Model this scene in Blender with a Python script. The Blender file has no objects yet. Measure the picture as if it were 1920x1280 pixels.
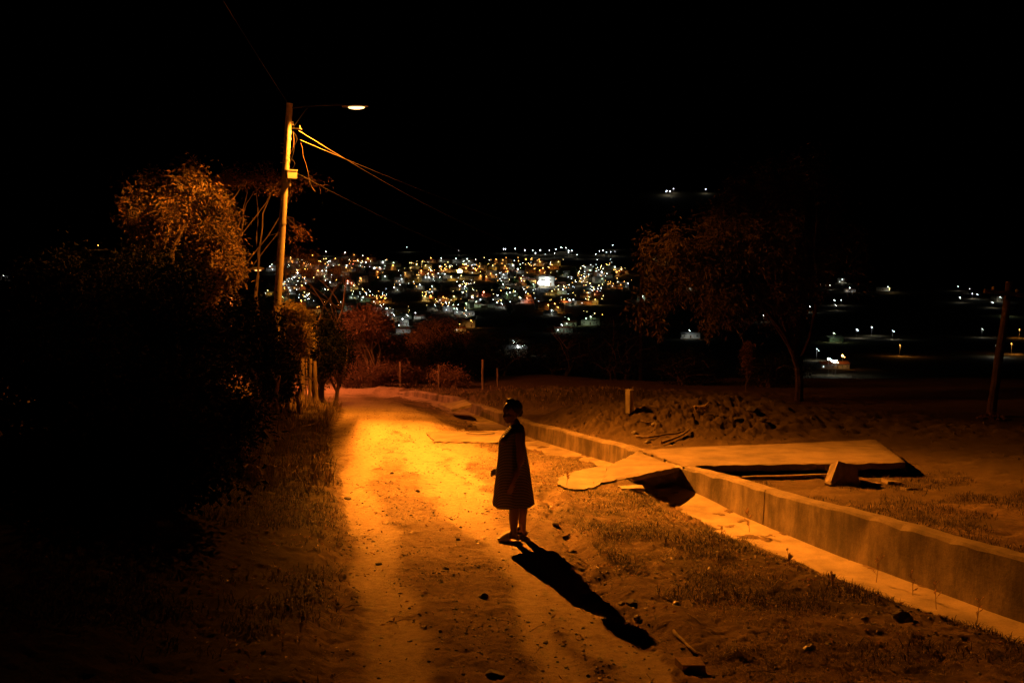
import bpy, math, random
import numpy as np
from mathutils import Vector, Matrix

# ------------------------------------------------------------------ camera, world, exposure
scene = bpy.context.scene
col = scene.collection
F = 1867.0                      # focal length in pixels of the 1920 px wide photograph (35 mm lens)
PITCH = math.atan(150.0 / F)
CAMZ = 2.32
cam_d = bpy.data.cameras.new('camera')
cam_d.lens = 35.0
cam_d.sensor_width = 36.0
cam_d.clip_start = 0.05
cam_d.clip_end = 20000
cam = bpy.data.objects.new('camera', cam_d)
col.objects.link(cam)
cam.location = (0, 0, CAMZ)
cam.rotation_euler = (math.pi / 2 - PITCH, 0, 0)
scene.camera = cam

world = bpy.data.worlds.new("World")
scene.world = world
world.use_nodes = True
wn = world.node_tree.nodes
wl = world.node_tree.links
bg = wn['Background']
sky = wn.new('ShaderNodeTexSky')
sky.sky_type = 'NISHITA'
sky.sun_disc = False
sky.sun_elevation = math.radians(-6)
sky.sun_rotation = math.radians(200)
wl.new(sky.outputs['Color'], bg.inputs['Color'])
bg.inputs['Strength'].default_value = 0.0012

scene.view_settings.view_transform = 'Standard'
scene.view_settings.look = 'None'
scene.view_settings.exposure = 0.0
scene.view_settings.gamma = 1.0
scene.render.engine = 'CYCLES'
scene.cycles.use_denoising = True
scene.cycles.max_bounces = 6
scene.cycles.diffuse_bounces = 3
scene.cycles.transparent_max_bounces = 6
scene.cycles.sample_clamp_indirect = 4.0
scene.cycles.caustics_reflective = False
scene.cycles.caustics_refractive = False

rng = np.random.default_rng(7)
random.seed(7)

# ------------------------------------------------------------------ helpers
def ray(px, py):
    x = (px - 960) / F
    y = -(py - 640) / F
    c, s = math.cos(PITCH), math.sin(PITCH)
    return Vector((x, c + y * s, -s + y * c))

def W(px, py, d):
    """world point at forward distance d seen at this direction (measured from the photograph)"""
    r = ray(px, py)
    return Vector((0, 0, CAMZ)) + r * (d / r.y)

def on_plane(px, py, off=0.0):
    r = ray(px, py)
    # z = CAMZ + t*rz = -0.07*t*ry + off
    t = (off - CAMZ) / (r.z + 0.07 * r.y)
    return Vector((0, 0, CAMZ)) + r * t

def tag(o, label=None, cat=None, group=None, kind=None):
    if label: o['label'] = label
    if cat: o['category'] = cat
    if group: o['group'] = group
    if kind: o['kind'] = kind
    return o

def empty(name, loc=(0, 0, 0), rz=0.0):
    o = bpy.data.objects.new(name, None)
    o.empty_display_size = 0.1
    col.objects.link(o)
    o.location = loc
    o.rotation_euler = (0, 0, rz)
    return o

def link_mesh(name, me, mat, parent=None):
    o = bpy.data.objects.new(name, me)
    if mat is not None:
        for m in (mat if isinstance(mat, (list, tuple)) else [mat]):
            me.materials.append(m)
    col.objects.link(o)
    if parent is not None:
        o.parent = parent
    return o

def np_mesh(name, V, Fc, mat, parent=None, smooth=False):
    V = np.asarray(V, dtype=np.float32)
    Fc = np.asarray(Fc, dtype=np.int32)
    k = Fc.shape[1]
    me = bpy.data.meshes.new(name)
    me.vertices.add(len(V))
    me.vertices.foreach_set('co', V.ravel())
    me.loops.add(Fc.size)
    me.loops.foreach_set('vertex_index', Fc.ravel())
    me.polygons.add(len(Fc))
    me.polygons.foreach_set('loop_start', np.arange(0, Fc.size, k, dtype=np.int32))
    me.polygons.foreach_set('loop_total', np.full(len(Fc), k, dtype=np.int32))
    if smooth:
        me.polygons.foreach_set('use_smooth', np.ones(len(Fc), dtype=bool))
    me.update(calc_edges=True)
    return link_mesh(name, me, mat, parent)

class MB:
    def __init__(self):
        self.v = []
        self.f = []
        self.mi = []
    def add(self, vs, fs, mi=0):
        n = len(self.v)
        self.v += [tuple(v) for v in vs]
        self.f += [tuple(i + n for i in f) for f in fs]
        self.mi += [mi] * len(fs)
    def box(self, c, s, rot=None, mi=0, jit=0.0):
        vs = []
        for dx in (-.5, .5):
            for dy in (-.5, .5):
                for dz in (-.5, .5):
                    p = Vector((dx * s[0], dy * s[1], dz * s[2]))
                    if jit:
                        p += Vector([random.uniform(-jit, jit) for _ in range(3)])
                    if rot is not None:
                        p = rot @ p
                    vs.append(Vector(c) + p)
        self.add(vs, [(0, 1, 3, 2), (4, 6, 7, 5), (0, 4, 5, 1), (2, 3, 7, 6), (0, 2, 6, 4), (1, 5, 7, 3)], mi)
    def prism(self, poly, z0f, z1f, mi=0):
        """poly: list of (x,y); z functions"""
        n = len(poly)
        vs = [(x, y, z0f(x, y)) for x, y in poly] + [(x, y, z1f(x, y)) for x, y in poly]
        fs = [tuple(range(n - 1, -1, -1)), tuple(range(n, 2 * n))]
        for i in range(n):
            j = (i + 1) % n
            fs.append((i, j, n + j, n + i))
        self.add(vs, fs, mi)
    def tube(self, pts, radii, n=6, mi=0, cap=True):
        pts = [Vector(p) for p in pts]
        if not isinstance(radii, (list, tuple)):
            radii = [radii] * len(pts)
        vs = []
        for i, p in enumerate(pts):
            a = pts[max(0, i - 1)]
            b = pts[min(len(pts) - 1, i + 1)]
            t = (b - a)
            if t.length < 1e-9: t = Vector((0, 0, 1))
            t.normalize()
            up = Vector((0, 0, 1)) if abs(t.z) < 0.93 else Vector((0, 1, 0))
            u = t.cross(up).normalized()
            w = t.cross(u)
            for k in range(n):
                an = 2 * math.pi * k / n
                vs.append(p + (u * math.cos(an) + w * math.sin(an)) * radii[i])
        fs = []
        for i in range(len(pts) - 1):
            for k in range(n):
                k2 = (k + 1) % n
                fs.append((i * n + k, i * n + k2, (i + 1) * n + k2, (i + 1) * n + k))
        if cap:
            fs.append(tuple(range(n)))
            fs.append(tuple(range(len(pts) * n - 1, (len(pts) - 1) * n - 1, -1)))
        self.add(vs, fs, mi)
    def ball(self, c, r, seg=10, rings=7, mi=0, sc=(1, 1, 1), rot=None, jit=0.0):
        vs = []
        c = Vector(c)
        def pt(v):
            v = Vector((v[0] * sc[0], v[1] * sc[1], v[2] * sc[2])) * r * (1 + random.uniform(-jit, jit))
            if rot is not None: v = rot @ v
            return c + v
        vs.append(pt((0, 0, 1)))
        for i in range(1, rings):
            th = math.pi * i / rings
            for k in range(seg):
                a = 2 * math.pi * k / seg
                vs.append(pt((math.sin(th) * math.cos(a), math.sin(th) * math.sin(a), math.cos(th))))
        vs.append(pt((0, 0, -1)))
        fs = []
        for k in range(seg):
            k2 = (k + 1) % seg
            fs.append((0, 1 + k, 1 + k2))
            for i in range(rings - 2):
                a = 1 + i * seg
                fs.append((a + k, a + seg + k, a + seg + k2, a + k2))
            a = 1 + (rings - 2) * seg
            fs.append((a + k, len(vs) - 1, a + k2))
        self.add(vs, fs, mi)
    def build(self, name, mat, parent=None, smooth=False):
        me = bpy.data.meshes.new(name)
        me.from_pydata(self.v, [], self.f)
        o = link_mesh(name, me, mat, parent)
        if isinstance(mat, (list, tuple)):
            me.polygons.foreach_set('material_index', self.mi)
        if smooth:
            me.polygons.foreach_set('use_smooth', [True] * len(me.polygons))
        me.update()
        return o

# value noise -------------------------------------------------------
def _hash(ix, iy, seed):
    h = (ix.astype(np.int64) * 374761393 + iy.astype(np.int64) * 668265263 + seed * 1442695041) & 0xFFFFFFFF
    h = ((h ^ (h >> 13)) * 1274126177) & 0xFFFFFFFF
    h = h ^ (h >> 16)
    return (h & 0xFFFF) / 65535.0
def vnoise(x, y, seed=0):
    x = np.asarray(x, dtype=np.float64); y = np.asarray(y, dtype=np.float64)
    x0 = np.floor(x); y0 = np.floor(y)
    fx = x - x0; fy = y - y0
    fx = fx * fx * (3 - 2 * fx); fy = fy * fy * (3 - 2 * fy)
    a = _hash(x0, y0, seed); b = _hash(x0 + 1, y0, seed)
    c = _hash(x0, y0 + 1, seed); d = _hash(x0 + 1, y0 + 1, seed)
    return (a + (b - a) * fx) * (1 - fy) + (c + (d - c) * fx) * fy
def fbm(x, y, f, octv=4, seed=0, gain=0.5):
    s = 0; a = 1; t = 0
    for i in range(octv):
        # rotate octaves so that no lattice direction shows
        c, sn = math.cos(0.6 + i * 1.1), math.sin(0.6 + i * 1.1)
        xx = (x * c - y * sn) * f + i * 17.3; yy = (x * sn + y * c) * f + i * 7.9
        s = s + a * vnoise(xx, yy, seed + i)
        t += a; a *= gain; f *= 2.03
    return s / t
def sstep(a, b, x):
    t = np.clip((x - a) / (b - a), 0, 1)
    return t * t * (3 - 2 * t)

# ------------------------------------------------------------------ materials
def mat_new(name):
    m = bpy.data.materials.new(name)
    m.use_nodes = True
    nt = m.node_tree
    return m, nt, nt.nodes, nt.links, nt.nodes['Principled BSDF']

def mat_plain(name, c, rough=0.7, noise=0.0, nscale=20.0, bump=0.0, bscale=60.0, metal=0.0, spec=0.3, stretch=(1, 1, 1), trans=0.0):
    m, nt, N, L, b = mat_new(name)
    b.inputs['Base Color'].default_value = (*c, 1)
    b.inputs['Roughness'].default_value = rough
    b.inputs['Metallic'].default_value = metal
    b.inputs['Specular IOR Level'].default_value = spec
    tc = N.new('ShaderNodeTexCoord')
    mp = N.new('ShaderNodeMapping')
    mp.inputs['Scale'].default_value = stretch
    L.new(tc.outputs['Object'], mp.inputs['Vector'])
    if noise > 0:
        n = N.new('ShaderNodeTexNoise'); n.inputs['Scale'].default_value = nscale; n.inputs['Detail'].default_value = 6
        L.new(mp.outputs['Vector'], n.inputs['Vector'])
        r = N.new('ShaderNodeMapRange')
        r.inputs['From Min'].default_value = 0.3; r.inputs['From Max'].default_value = 0.7
        r.inputs['To Min'].default_value = 1 - noise; r.inputs['To Max'].default_value = 1 + noise * 0.4
        L.new(n.outputs['Fac'], r.inputs['Value'])
        mx = N.new('ShaderNodeVectorMath'); mx.operation = 'SCALE'
        mx.inputs[0].default_value = c
        L.new(r.outputs['Result'], mx.inputs['Scale'])
        L.new(mx.outputs['Vector'], b.inputs['Base Color'])
    if bump > 0:
        n2 = N.new('ShaderNodeTexNoise'); n2.inputs['Scale'].default_value = bscale; n2.inputs['Detail'].default_value = 8
        L.new(mp.outputs['Vector'], n2.inputs['Vector'])
        bp = N.new('ShaderNodeBump'); bp.inputs['Strength'].default_value = bump; bp.inputs['Distance'].default_value = 0.02
        L.new(n2.outputs['Fac'], bp.inputs['Height'])
        L.new(bp.outputs['Normal'], b.inputs['Normal'])
    return m

def mat_leaf(name, c, c2, trans=0.35, spec=.35, rough=.5):
    m, nt, N, L, b = mat_new(name)
    g = N.new('ShaderNodeNewGeometry')
    rp = N.new('ShaderNodeValToRGB')
    rp.color_ramp.elements[0].color = (*c, 1)
    rp.color_ramp.elements[1].color = (*c2, 1)
    L.new(g.outputs['Random Per Island'], rp.inputs['Fac'])
    L.new(rp.outputs['Color'], b.inputs['Base Color'])
    b.inputs['Roughness'].default_value = rough
    b.inputs['Specular IOR Level'].default_value = spec
    t = N.new('ShaderNodeBsdfTranslucent')
    L.new(rp.outputs['Color'], t.inputs['Color'])
    mx = N.new('ShaderNodeMixShader'); mx.inputs['Fac'].default_value = trans
    L.new(b.outputs['BSDF'], mx.inputs[1]); L.new(t.outputs['BSDF'], mx.inputs[2])
    out = N['Material Output']
    L.new(mx.outputs['Shader'], out.inputs['Surface'])
    return m

def mat_emit(name, c, s):
    m, nt, N, L, b = mat_new(name)
    b.inputs['Base Color'].default_value = (*[min(1, v) for v in c], 1)
    b.inputs['Emission Color'].default_value = (*c, 1)
    b.inputs['Emission Strength'].default_value = s
    return m

M = {}
M['bark'] = mat_plain('bark', (.16, .11, .07), .9, .5, 9, .6, 30, stretch=(1, 1, .25))
M['pale_bark'] = mat_plain('pale_bark', (.34, .25, .17), .85, .4, 9, .5, 30, stretch=(1, 1, .25))
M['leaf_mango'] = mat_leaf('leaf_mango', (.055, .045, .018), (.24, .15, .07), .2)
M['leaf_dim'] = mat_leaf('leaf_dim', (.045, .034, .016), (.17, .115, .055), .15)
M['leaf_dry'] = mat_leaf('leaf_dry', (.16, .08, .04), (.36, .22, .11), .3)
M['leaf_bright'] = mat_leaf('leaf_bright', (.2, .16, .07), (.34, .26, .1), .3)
M['leaf_unlit'] = mat_leaf('leaf_unlit', (.008, .011, .005), (.022, .023, .01), .03, .03, .95)  # near-black leaf colour stands in for bushes lying in shade
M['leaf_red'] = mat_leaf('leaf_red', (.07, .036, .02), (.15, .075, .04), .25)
M['leaf_green'] = mat_leaf('leaf_green', (.05, .1, .02), (.11, .16, .05), .3)
M['grass'] = mat_leaf('dry_grass', (.10, .07, .03), (.42, .31, .16), .2, .15, .8)
M['grass_long'] = mat_leaf('long_dry_grass', (.06, .045, .02), (.24, .16, .08), .15, .15, .8)
M['grass_dark'] = mat_leaf('dark_grass', (.02, .02, .01), (.09, .06, .03), .12, .1, .8)
M['rock'] = mat_plain('rock', (.3, .25, .19), .9, .4, 14, .6, 40)
M['chip'] = mat_plain('stone_chip', (.5, .42, .31), .9, .3, 14)
M['rock_dark'] = mat_plain('rock_dark', (.13, .1, .08), .9, .4, 14, .6, 40)
M['wood'] = mat_plain('weathered_wood', (.3, .22, .14), .85, .5, 12, .5, 50, stretch=(1, 1, .15))
M['wood_dark'] = mat_plain('dark_wood', (.10, .075, .05), .9, .5, 7, .5, 40, stretch=(1, 1, .2))
M['pole'] = mat_plain('pole_concrete', (.42, .37, .27), .85, .35, 5, .3, 60, stretch=(1, 1, .3))
M['metal'] = mat_plain('grey_metal', (.35, .35, .34), .5, .2, 30, metal=.6)
M['box'] = mat_plain('box_paint', (.55, .56, .5), .45, .15, 20, spec=.5)
M['cable'] = mat_plain('cable', (.04, .035, .03), .6, spec=.2)
M['wire_bright'] = mat_plain('aluminium_wire', (.26, .23, .2), .5, metal=.2, spec=.4)
M['skin'] = mat_plain('skin', (.15, .08, .05), .5, .15, 40, spec=.35)
M['hair'] = mat_plain('hair', (.012, .009, .007), .62, .3, 90, spec=.3)
M['eye'] = mat_plain('eye', (.35, .33, .3), .3)
M['slipper'] = mat_plain('slipper', (.48, .37, .32), .7, .15, 40)
M['fur'] = mat_plain('pale_fur', (.46, .33, .2), .9, .3, 30, .3, 120)
M['plastic'] = mat_plain('white_plastic', (.6, .58, .55), .4)
M['brick'] = mat_plain('brick_piece', (.34, .2, .13), .9, .35, 30, .5, 80)

def mat_concrete(name, c, streaks=True):
    m, nt, N, L, b = mat_new(name)
    b.inputs['Roughness'].default_value = .88
    b.inputs['Specular IOR Level'].default_value = .2
    tc = N.new('ShaderNodeTexCoord')
    def noise(scale, detail, vec, rough=.6):
        n = N.new('ShaderNodeTexNoise'); n.inputs['Scale'].default_value = scale; n.inputs['Detail'].default_value = detail
        n.inputs['Roughness'].default_value = rough
        L.new(vec, n.inputs['Vector']); return n.outputs['Fac']
    mp = N.new('ShaderNodeMapping'); mp.inputs['Scale'].default_value = (1, 1, .3)
    L.new(tc.outputs['Object'], mp.inputs['Vector'])
    n1 = noise(2.2, 8, tc.outputs['Object'])
    n2 = noise(2.3, 10, mp.outputs['Vector'], .7)
    n3 = noise(60, 4, tc.outputs['Object'])
    def mr(v, a, bb, c0, c1):
        r = N.new('ShaderNodeMapRange'); r.inputs['From Min'].default_value = a; r.inputs['From Max'].default_value = bb
        r.inputs['To Min'].default_value = c0; r.inputs['To Max'].default_value = c1
        L.new(v, r.inputs['Value']); return r.outputs['Result']
    def mul(a, bb):
        q = N.new('ShaderNodeMath'); q.operation = 'MULTIPLY'
        L.new(a, q.inputs[0]); L.new(bb, q.inputs[1]); return q.outputs[0]
    k = mul(mr(n1, .35, .65, .62, 1.12), mr(n3, .3, .7, .85, 1.1))
    if streaks:
        # dark run-off stains on the upright faces only
        g = N.new('ShaderNodeNewGeometry')
        sp = N.new('ShaderNodeSeparateXYZ'); L.new(g.outputs['Normal'], sp.inputs[0])
        up = mr(sp.outputs['Z'], .3, .6, 0, 1)
        st = mr(n2, .40, .60, .5, 1.05)
        mx = N.new('ShaderNodeMix'); mx.data_type = 'FLOAT'
        L.new(up, mx.inputs[0]); L.new(st, mx.inputs[2]); mx.inputs[3].default_value = 1.0
        k = mul(k, mx.outputs[0])
    v = N.new('ShaderNodeVectorMath'); v.operation = 'SCALE'; v.inputs[0].default_value = c
    L.new(k, v.inputs['Scale']); L.new(v.outputs['Vector'], b.inputs['Base Color'])
    bp = N.new('ShaderNodeBump'); bp.inputs['Strength'].default_value = .5; bp.inputs['Distance'].default_value = .012
    L.new(noise(25, 9, tc.outputs['Object'], .7), bp.inputs['Height']); L.new(bp.outputs['Normal'], b.inputs['Normal'])
    return m
M['concrete'] = mat_concrete('wall_concrete', (.27, .21, .145))
M['concrete_pale'] = mat_concrete('slab_concrete', (.36, .28, .19), False)
M['concrete_dim'] = mat_concrete('darker_concrete', (.23, .175, .118), False)  # same concrete in a darker tone

def mat_ground():
    m, nt, N, L, b = mat_new('dirt')
    b.inputs['Roughness'].default_value = .95
    b.inputs['Specular IOR Level'].default_value = .05
    at = N.new('ShaderNodeAttribute'); at.attribute_name = 'soil'
    sp = N.new('ShaderNodeSeparateColor'); L.new(at.outputs['Color'], sp.inputs[0])
    tc = N.new('ShaderNodeTexCoord')
    def noise(scale, detail, rough=.6):
        n = N.new('ShaderNodeTexNoise'); n.inputs['Scale'].default_value = scale; n.inputs['Detail'].default_value = detail
        n.inputs['Roughness'].default_value = rough
        L.new(tc.outputs['Object'], n.inputs['Vector']); return n.outputs['Fac']
    def mixc(f, a, bb):
        q = N.new('ShaderNodeMix'); q.data_type = 'RGBA'
        L.new(f, q.inputs[0])
        for i, s in ((6, a), (7, bb)):
            if isinstance(s, tuple): q.inputs[i].default_value = (*s, 1)
            else: L.new(s, q.inputs[i])
        return q.outputs[2]
    def mr(v, a, bb, c0, c1):
        r = N.new('ShaderNodeMapRange'); r.inputs['From Min'].default_value = a; r.inputs['From Max'].default_value = bb
        r.inputs['To Min'].default_value = c0; r.inputs['To Max'].default_value = c1
        L.new(v, r.inputs['Value']); return r.outputs['Result']
    n1 = noise(1.6, 7); n2 = noise(14, 6, .7); n3 = noise(70, 4, .7)
    earth = mixc(mr(n1, .35, .65, 0, 1), (.115, .07, .042), (.23, .155, .095))
    earth = mixc(mr(n2, .45, .66, 0, .8), earth, (.065, .04, .024))
    earth = mixc(mr(n3, .62, .75, 0, .6), earth, (.42, .34, .24))
    dust = mixc(mr(n2, .35, .7, 0, 1), (.46, .36, .24), (.29, .21, .13))
    c = mixc(sp.outputs[0], earth, dust)
    veg = mixc(n2, (.06, .05, .025), (.15, .11, .06))
    c = mixc(sp.outputs[1], c, veg)
    L.new(c, b.inputs['Base Color'])
    bp = N.new('ShaderNodeBump'); bp.inputs['Strength'].default_value = .9; bp.inputs['Distance'].default_value = .035
    L.new(noise(22, 10, .78), bp.inputs['Height']); L.new(bp.outputs['Normal'], b.inputs['Normal'])
    return m
M['ground'] = mat_ground()

# ------------------------------------------------------------------ terrain
TY = [-4000, 45, 60, 80, 120, 200, 400, 500, 700, 1000, 1400, 2000, 2600, 3200, 4500, 6000, 9000]
TZ = [280, -3.15, -5, -10, -20, -34, -46, -50, -53.9, -56.6, -42.7, -10.5, 19, 54, 364, 517, 600]

def path_xy(pix, off=0.0):
    p = [on_plane(a, b, off) for a, b in pix]
    p.sort(key=lambda v: v.y)
    return np.array([v.y for v in p]), np.array([v.x for v in p])

WALLP = [(1920, 1050), (1708, 995), (1590, 964), (1450, 925), (1356, 898), (1279, 879), (1215, 854), (1137, 830),
         (1090, 819), (1037, 806), (1000, 797), (940, 775), (880, 756), (850, 746), (800, 737), (745, 730)]
WY, WX = path_xy(WALLP)
WY = np.concatenate([[2.0, 6.0], WY]); WX = np.concatenate([[WX[0] + .40 * (WY[2] - 2.0), WX[0] + .40 * (WY[2] - 6.0)], WX])
def wall_x(y): return np.interp(y, WY, WX)
def wall_s(x, y):
    """distance to the road side of the wall's road face"""
    e = 0.4
    sl = (wall_x(y + e) - wall_x(y - e)) / (2 * e)
    return (wall_x(y) - x) / np.sqrt(1 + sl * sl)
LY, LX = path_xy([(632, 1280), (650, 1150), (652, 1000), (640, 900), (622, 840), (625, 800), (648, 768), (600, 748), (560, 735)])
RY, RX = path_xy([(1290, 1280), (1130, 1110), (1045, 1010), (1010, 930), (985, 880), (880, 820), (850, 790), (800, 768), (720, 745)])
def left_x(y): return np.interp(y, LY, LX)
def right_x(y): return np.interp(y, RY, RX)
def wall_pt(y, s, z):
    e = .5; sl = float(wall_x(y + e) - wall_x(y - e)) / (2 * e)
    t = Vector((sl, 1, 0)).normalized(); n = Vector((-t.y, t.x, 0))
    p = Vector((float(wall_x(y)), y, 0)) + n * s
    return Vector((p.x, p.y, -.07 * p.y + z))
GY, GX = path_xy([(1015, 915), (1028, 960), (1045, 1000), (1085, 1050), (1110, 1110), (1185, 1170), (1270, 1240)])
TRK = [path_xy(t) for t in (
    [(725, 775), (690, 830), (672, 900), (690, 980), (720, 1100), (735, 1280)],
    [(790, 790), (790, 860), (850, 920), (905, 975), (960, 1030), (1060, 1110), (1180, 1230), (1240, 1290)],
    [(740, 800), (850, 850), (890, 930), (925, 990), (960, 1020), (1000, 1060)])]

def depth_drain(y): return np.interp(y, [10, 11.5, 13, 14.9, 16.2, 17.2, 20.6, 23.4, 30, 38], [.65, .6, .56, .48, .33, .30, .40, .35, .3, .2])

def terrain_base(x, y):
    x = np.asarray(x, dtype=np.float64); y = np.asarray(y, dtype=np.float64)
    z = np.interp(y, TY, TZ)
    z = np.where(y < 45, -0.07 * y, z)
    z = z + .7 * np.clip(1 - y / 6.0, 0, 1.2) ** 2 * (y > -8) + .7 * 1.44 * (y <= -8) * 1.0
    far = sstep(300, 1500, y)
    z = z + far * (fbm(x, y, 1 / 400., 3, 5) - .5) * 14
    return z

def terrain(x, y, fine=True):
    x = np.asarray(x, dtype=np.float64); y = np.asarray(y, dtype=np.float64)
    z = terrain_base(x, y)
    near = 1 - sstep(44, 52, y)
    wx = wall_x(y); s = wall_s(x, y)
    endf = 1 - sstep(38.6, 40.5, y)
    # left bank
    dl = left_x(y) - x
    z = z + near * (.12 * sstep(0, .35, dl) + .55 * sstep(.3, 3.2, dl) + .04 * np.clip(dl - 3.2, 0, 30))
    # drain channel and the slope down to it
    dp = depth_drain(y)
    fl = .95
    ch = sstep(fl + 1.15, fl - .02, s) * (s > -.12)
    under = np.where(s > fl, sstep(fl + np.interp(y, [13, 15.3, 17.5, 19.5], [1.5, .5, .35, 1.5]), fl, s) * (dp - .07), dp + .03) * (s > -.12)
    z = z - endf * near * under
    # behind the wall: lower ground near, mounds farther
    back = (s <= -.12)
    low = .3 * sstep(-.12, -.6, s) * (1 - sstep(18.2, 19.6, y)) * (1 - sstep(16, 22, y))
    z = z - back * near * (.06 + .32 * low * (1 - sstep(3.4, 7, -s)))
    def g(cx, cy, sx, sy, h, a=0.0):
        c, sn = math.cos(a), math.sin(a)
        u = (x - cx) * c + (y - cy) * sn; v = -(x - cx) * sn + (y - cy) * c
        return h * np.exp(-.5 * ((u / sx) ** 2 + (v / sy) ** 2) ** 1.3)
    b = back * near * sstep(-.1, -1.0, s)
    m = g(4.4, 24.0, 2.5, 1.7, .74, -.15) + g(8.5, 25.5, 2.6, 1.6, .3) + g(2.05, 26.3, .75, .9, .34) + g(1.0, 34, 2.4, 1.2, .3) + g(5.5, 35, 4, 1.6, .28)
    m = m + g(10.5, 22.3, 2.0, 1.2, .2)
    z = z + b * m
    # erosion gully beside the road
    gx = np.interp(y, GY, GX); gm = sstep(GY[0] - .5, GY[0] + .3, y) * (1 - sstep(GY[-1] - .8, GY[-1], y))
    gd = (x - gx) - .1 + .30 * (fbm(x, y, 1.1, 4, 31) - .5) * 2
    gm = gm * (.4 + 1.0 * fbm(x, y, 1.9, 2, 37))
    z = z - gm * .05 * np.exp(-(gd / .12) ** 2) + gm * .04 * np.exp(-((gd - .26) / .16) ** 2) + gm * .012 * np.exp(-((gd + .3) / .14) ** 2)
    if not fine:
        return z
    # fine relief
    trk = track_mask(x, y)
    onroad = (x > left_x(y)) & (x < right_x(y))
    z = z - near * .028 * trk * onroad
    clod = fbm(x, y, 7.0, 4, 11, .6)
    clod2 = fbm(x, y, 2.2, 3, 41)
    pits = np.clip(fbm(x, y, 4.3, 3, 77) - .60, 0, 1)
    rough = np.where(onroad, .030 * (1 - .8 * trk), .034)
    chan = (s > -.3) & (s < fl)
    amp = near * np.where(chan, 0.0, rough)
    amp = amp * (1 + 2.6 * back * sstep(.02, .3, m))
    cr = np.abs(fbm(x, y, 5.0, 3, 23) - .5) * 2
    fine_ = np.abs(fbm(x, y, 16.0, 3, 91, .6) - .5) * 2
    patch = sstep(.35, .6, fbm(x, y, 1.6, 3, 93))
    z = z + amp * ((clod - .5) * 1.5 + (clod2 - .5) * 1.2 - .5 * cr - .8 * patch * fine_) - near * (~chan) * (.01 + .03 * (1 - trk)) * pits * patch
    silt = (s > -.02) & (s < fl + .1)
    z = z + near * silt * .055 * sstep(.55, .85, fbm(x, y, 2.6, 4, 131) + .12 * sstep(.16, .0, s) + .22 * sstep(.6, .95, s))
    z = z + (1 - near) * (1 - sstep(400, 800, y)) * (fbm(x, y, .08, 4, 3) - .5) * 2
    return z

def track_mask(x, y):
    x = np.asarray(x, dtype=np.float64); y = np.asarray(y, dtype=np.float64)
    wob = (fbm(x, y, .9, 3, 51) - .5) * .5
    t = 0
    for i, (ty, tx) in enumerate(TRK):
        c = np.interp(y, ty, tx)
        w = [.34, .42, .2][i] * (.8 + .035 * np.clip(y - 10, 0, 20))
        ok = (1 - sstep(ty[-1], ty[-1] + 4, y))
        t = np.maximum(t, ok * np.exp(-((x - c + wob) / w) ** 4))
    # paler open stretch of road, fading out at both ends
    t = np.maximum(t, .8 * sstep(15.5, 19, y) * (1 - sstep(31, 36, y)) * sstep(.25, .55, fbm(x, y, .7, 4, 61) + .12) * (x > left_x(y)) * sstep(right_x(y) + .6, right_x(y) - .6, x))
    t = np.maximum(t, sstep(33, 36, y) * .6)
    n = fbm(x, y, 3.0, 4, 71)
    t = np.maximum(t, .22 * sstep(8.5, 12, y) + .06)
    return np.clip(t * sstep(.22, .55, n + .25 * t), 0, 1)

def tz(x, y, fine=False):
    return float(terrain(np.array([x]), np.array([y]), fine)[0])

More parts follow.
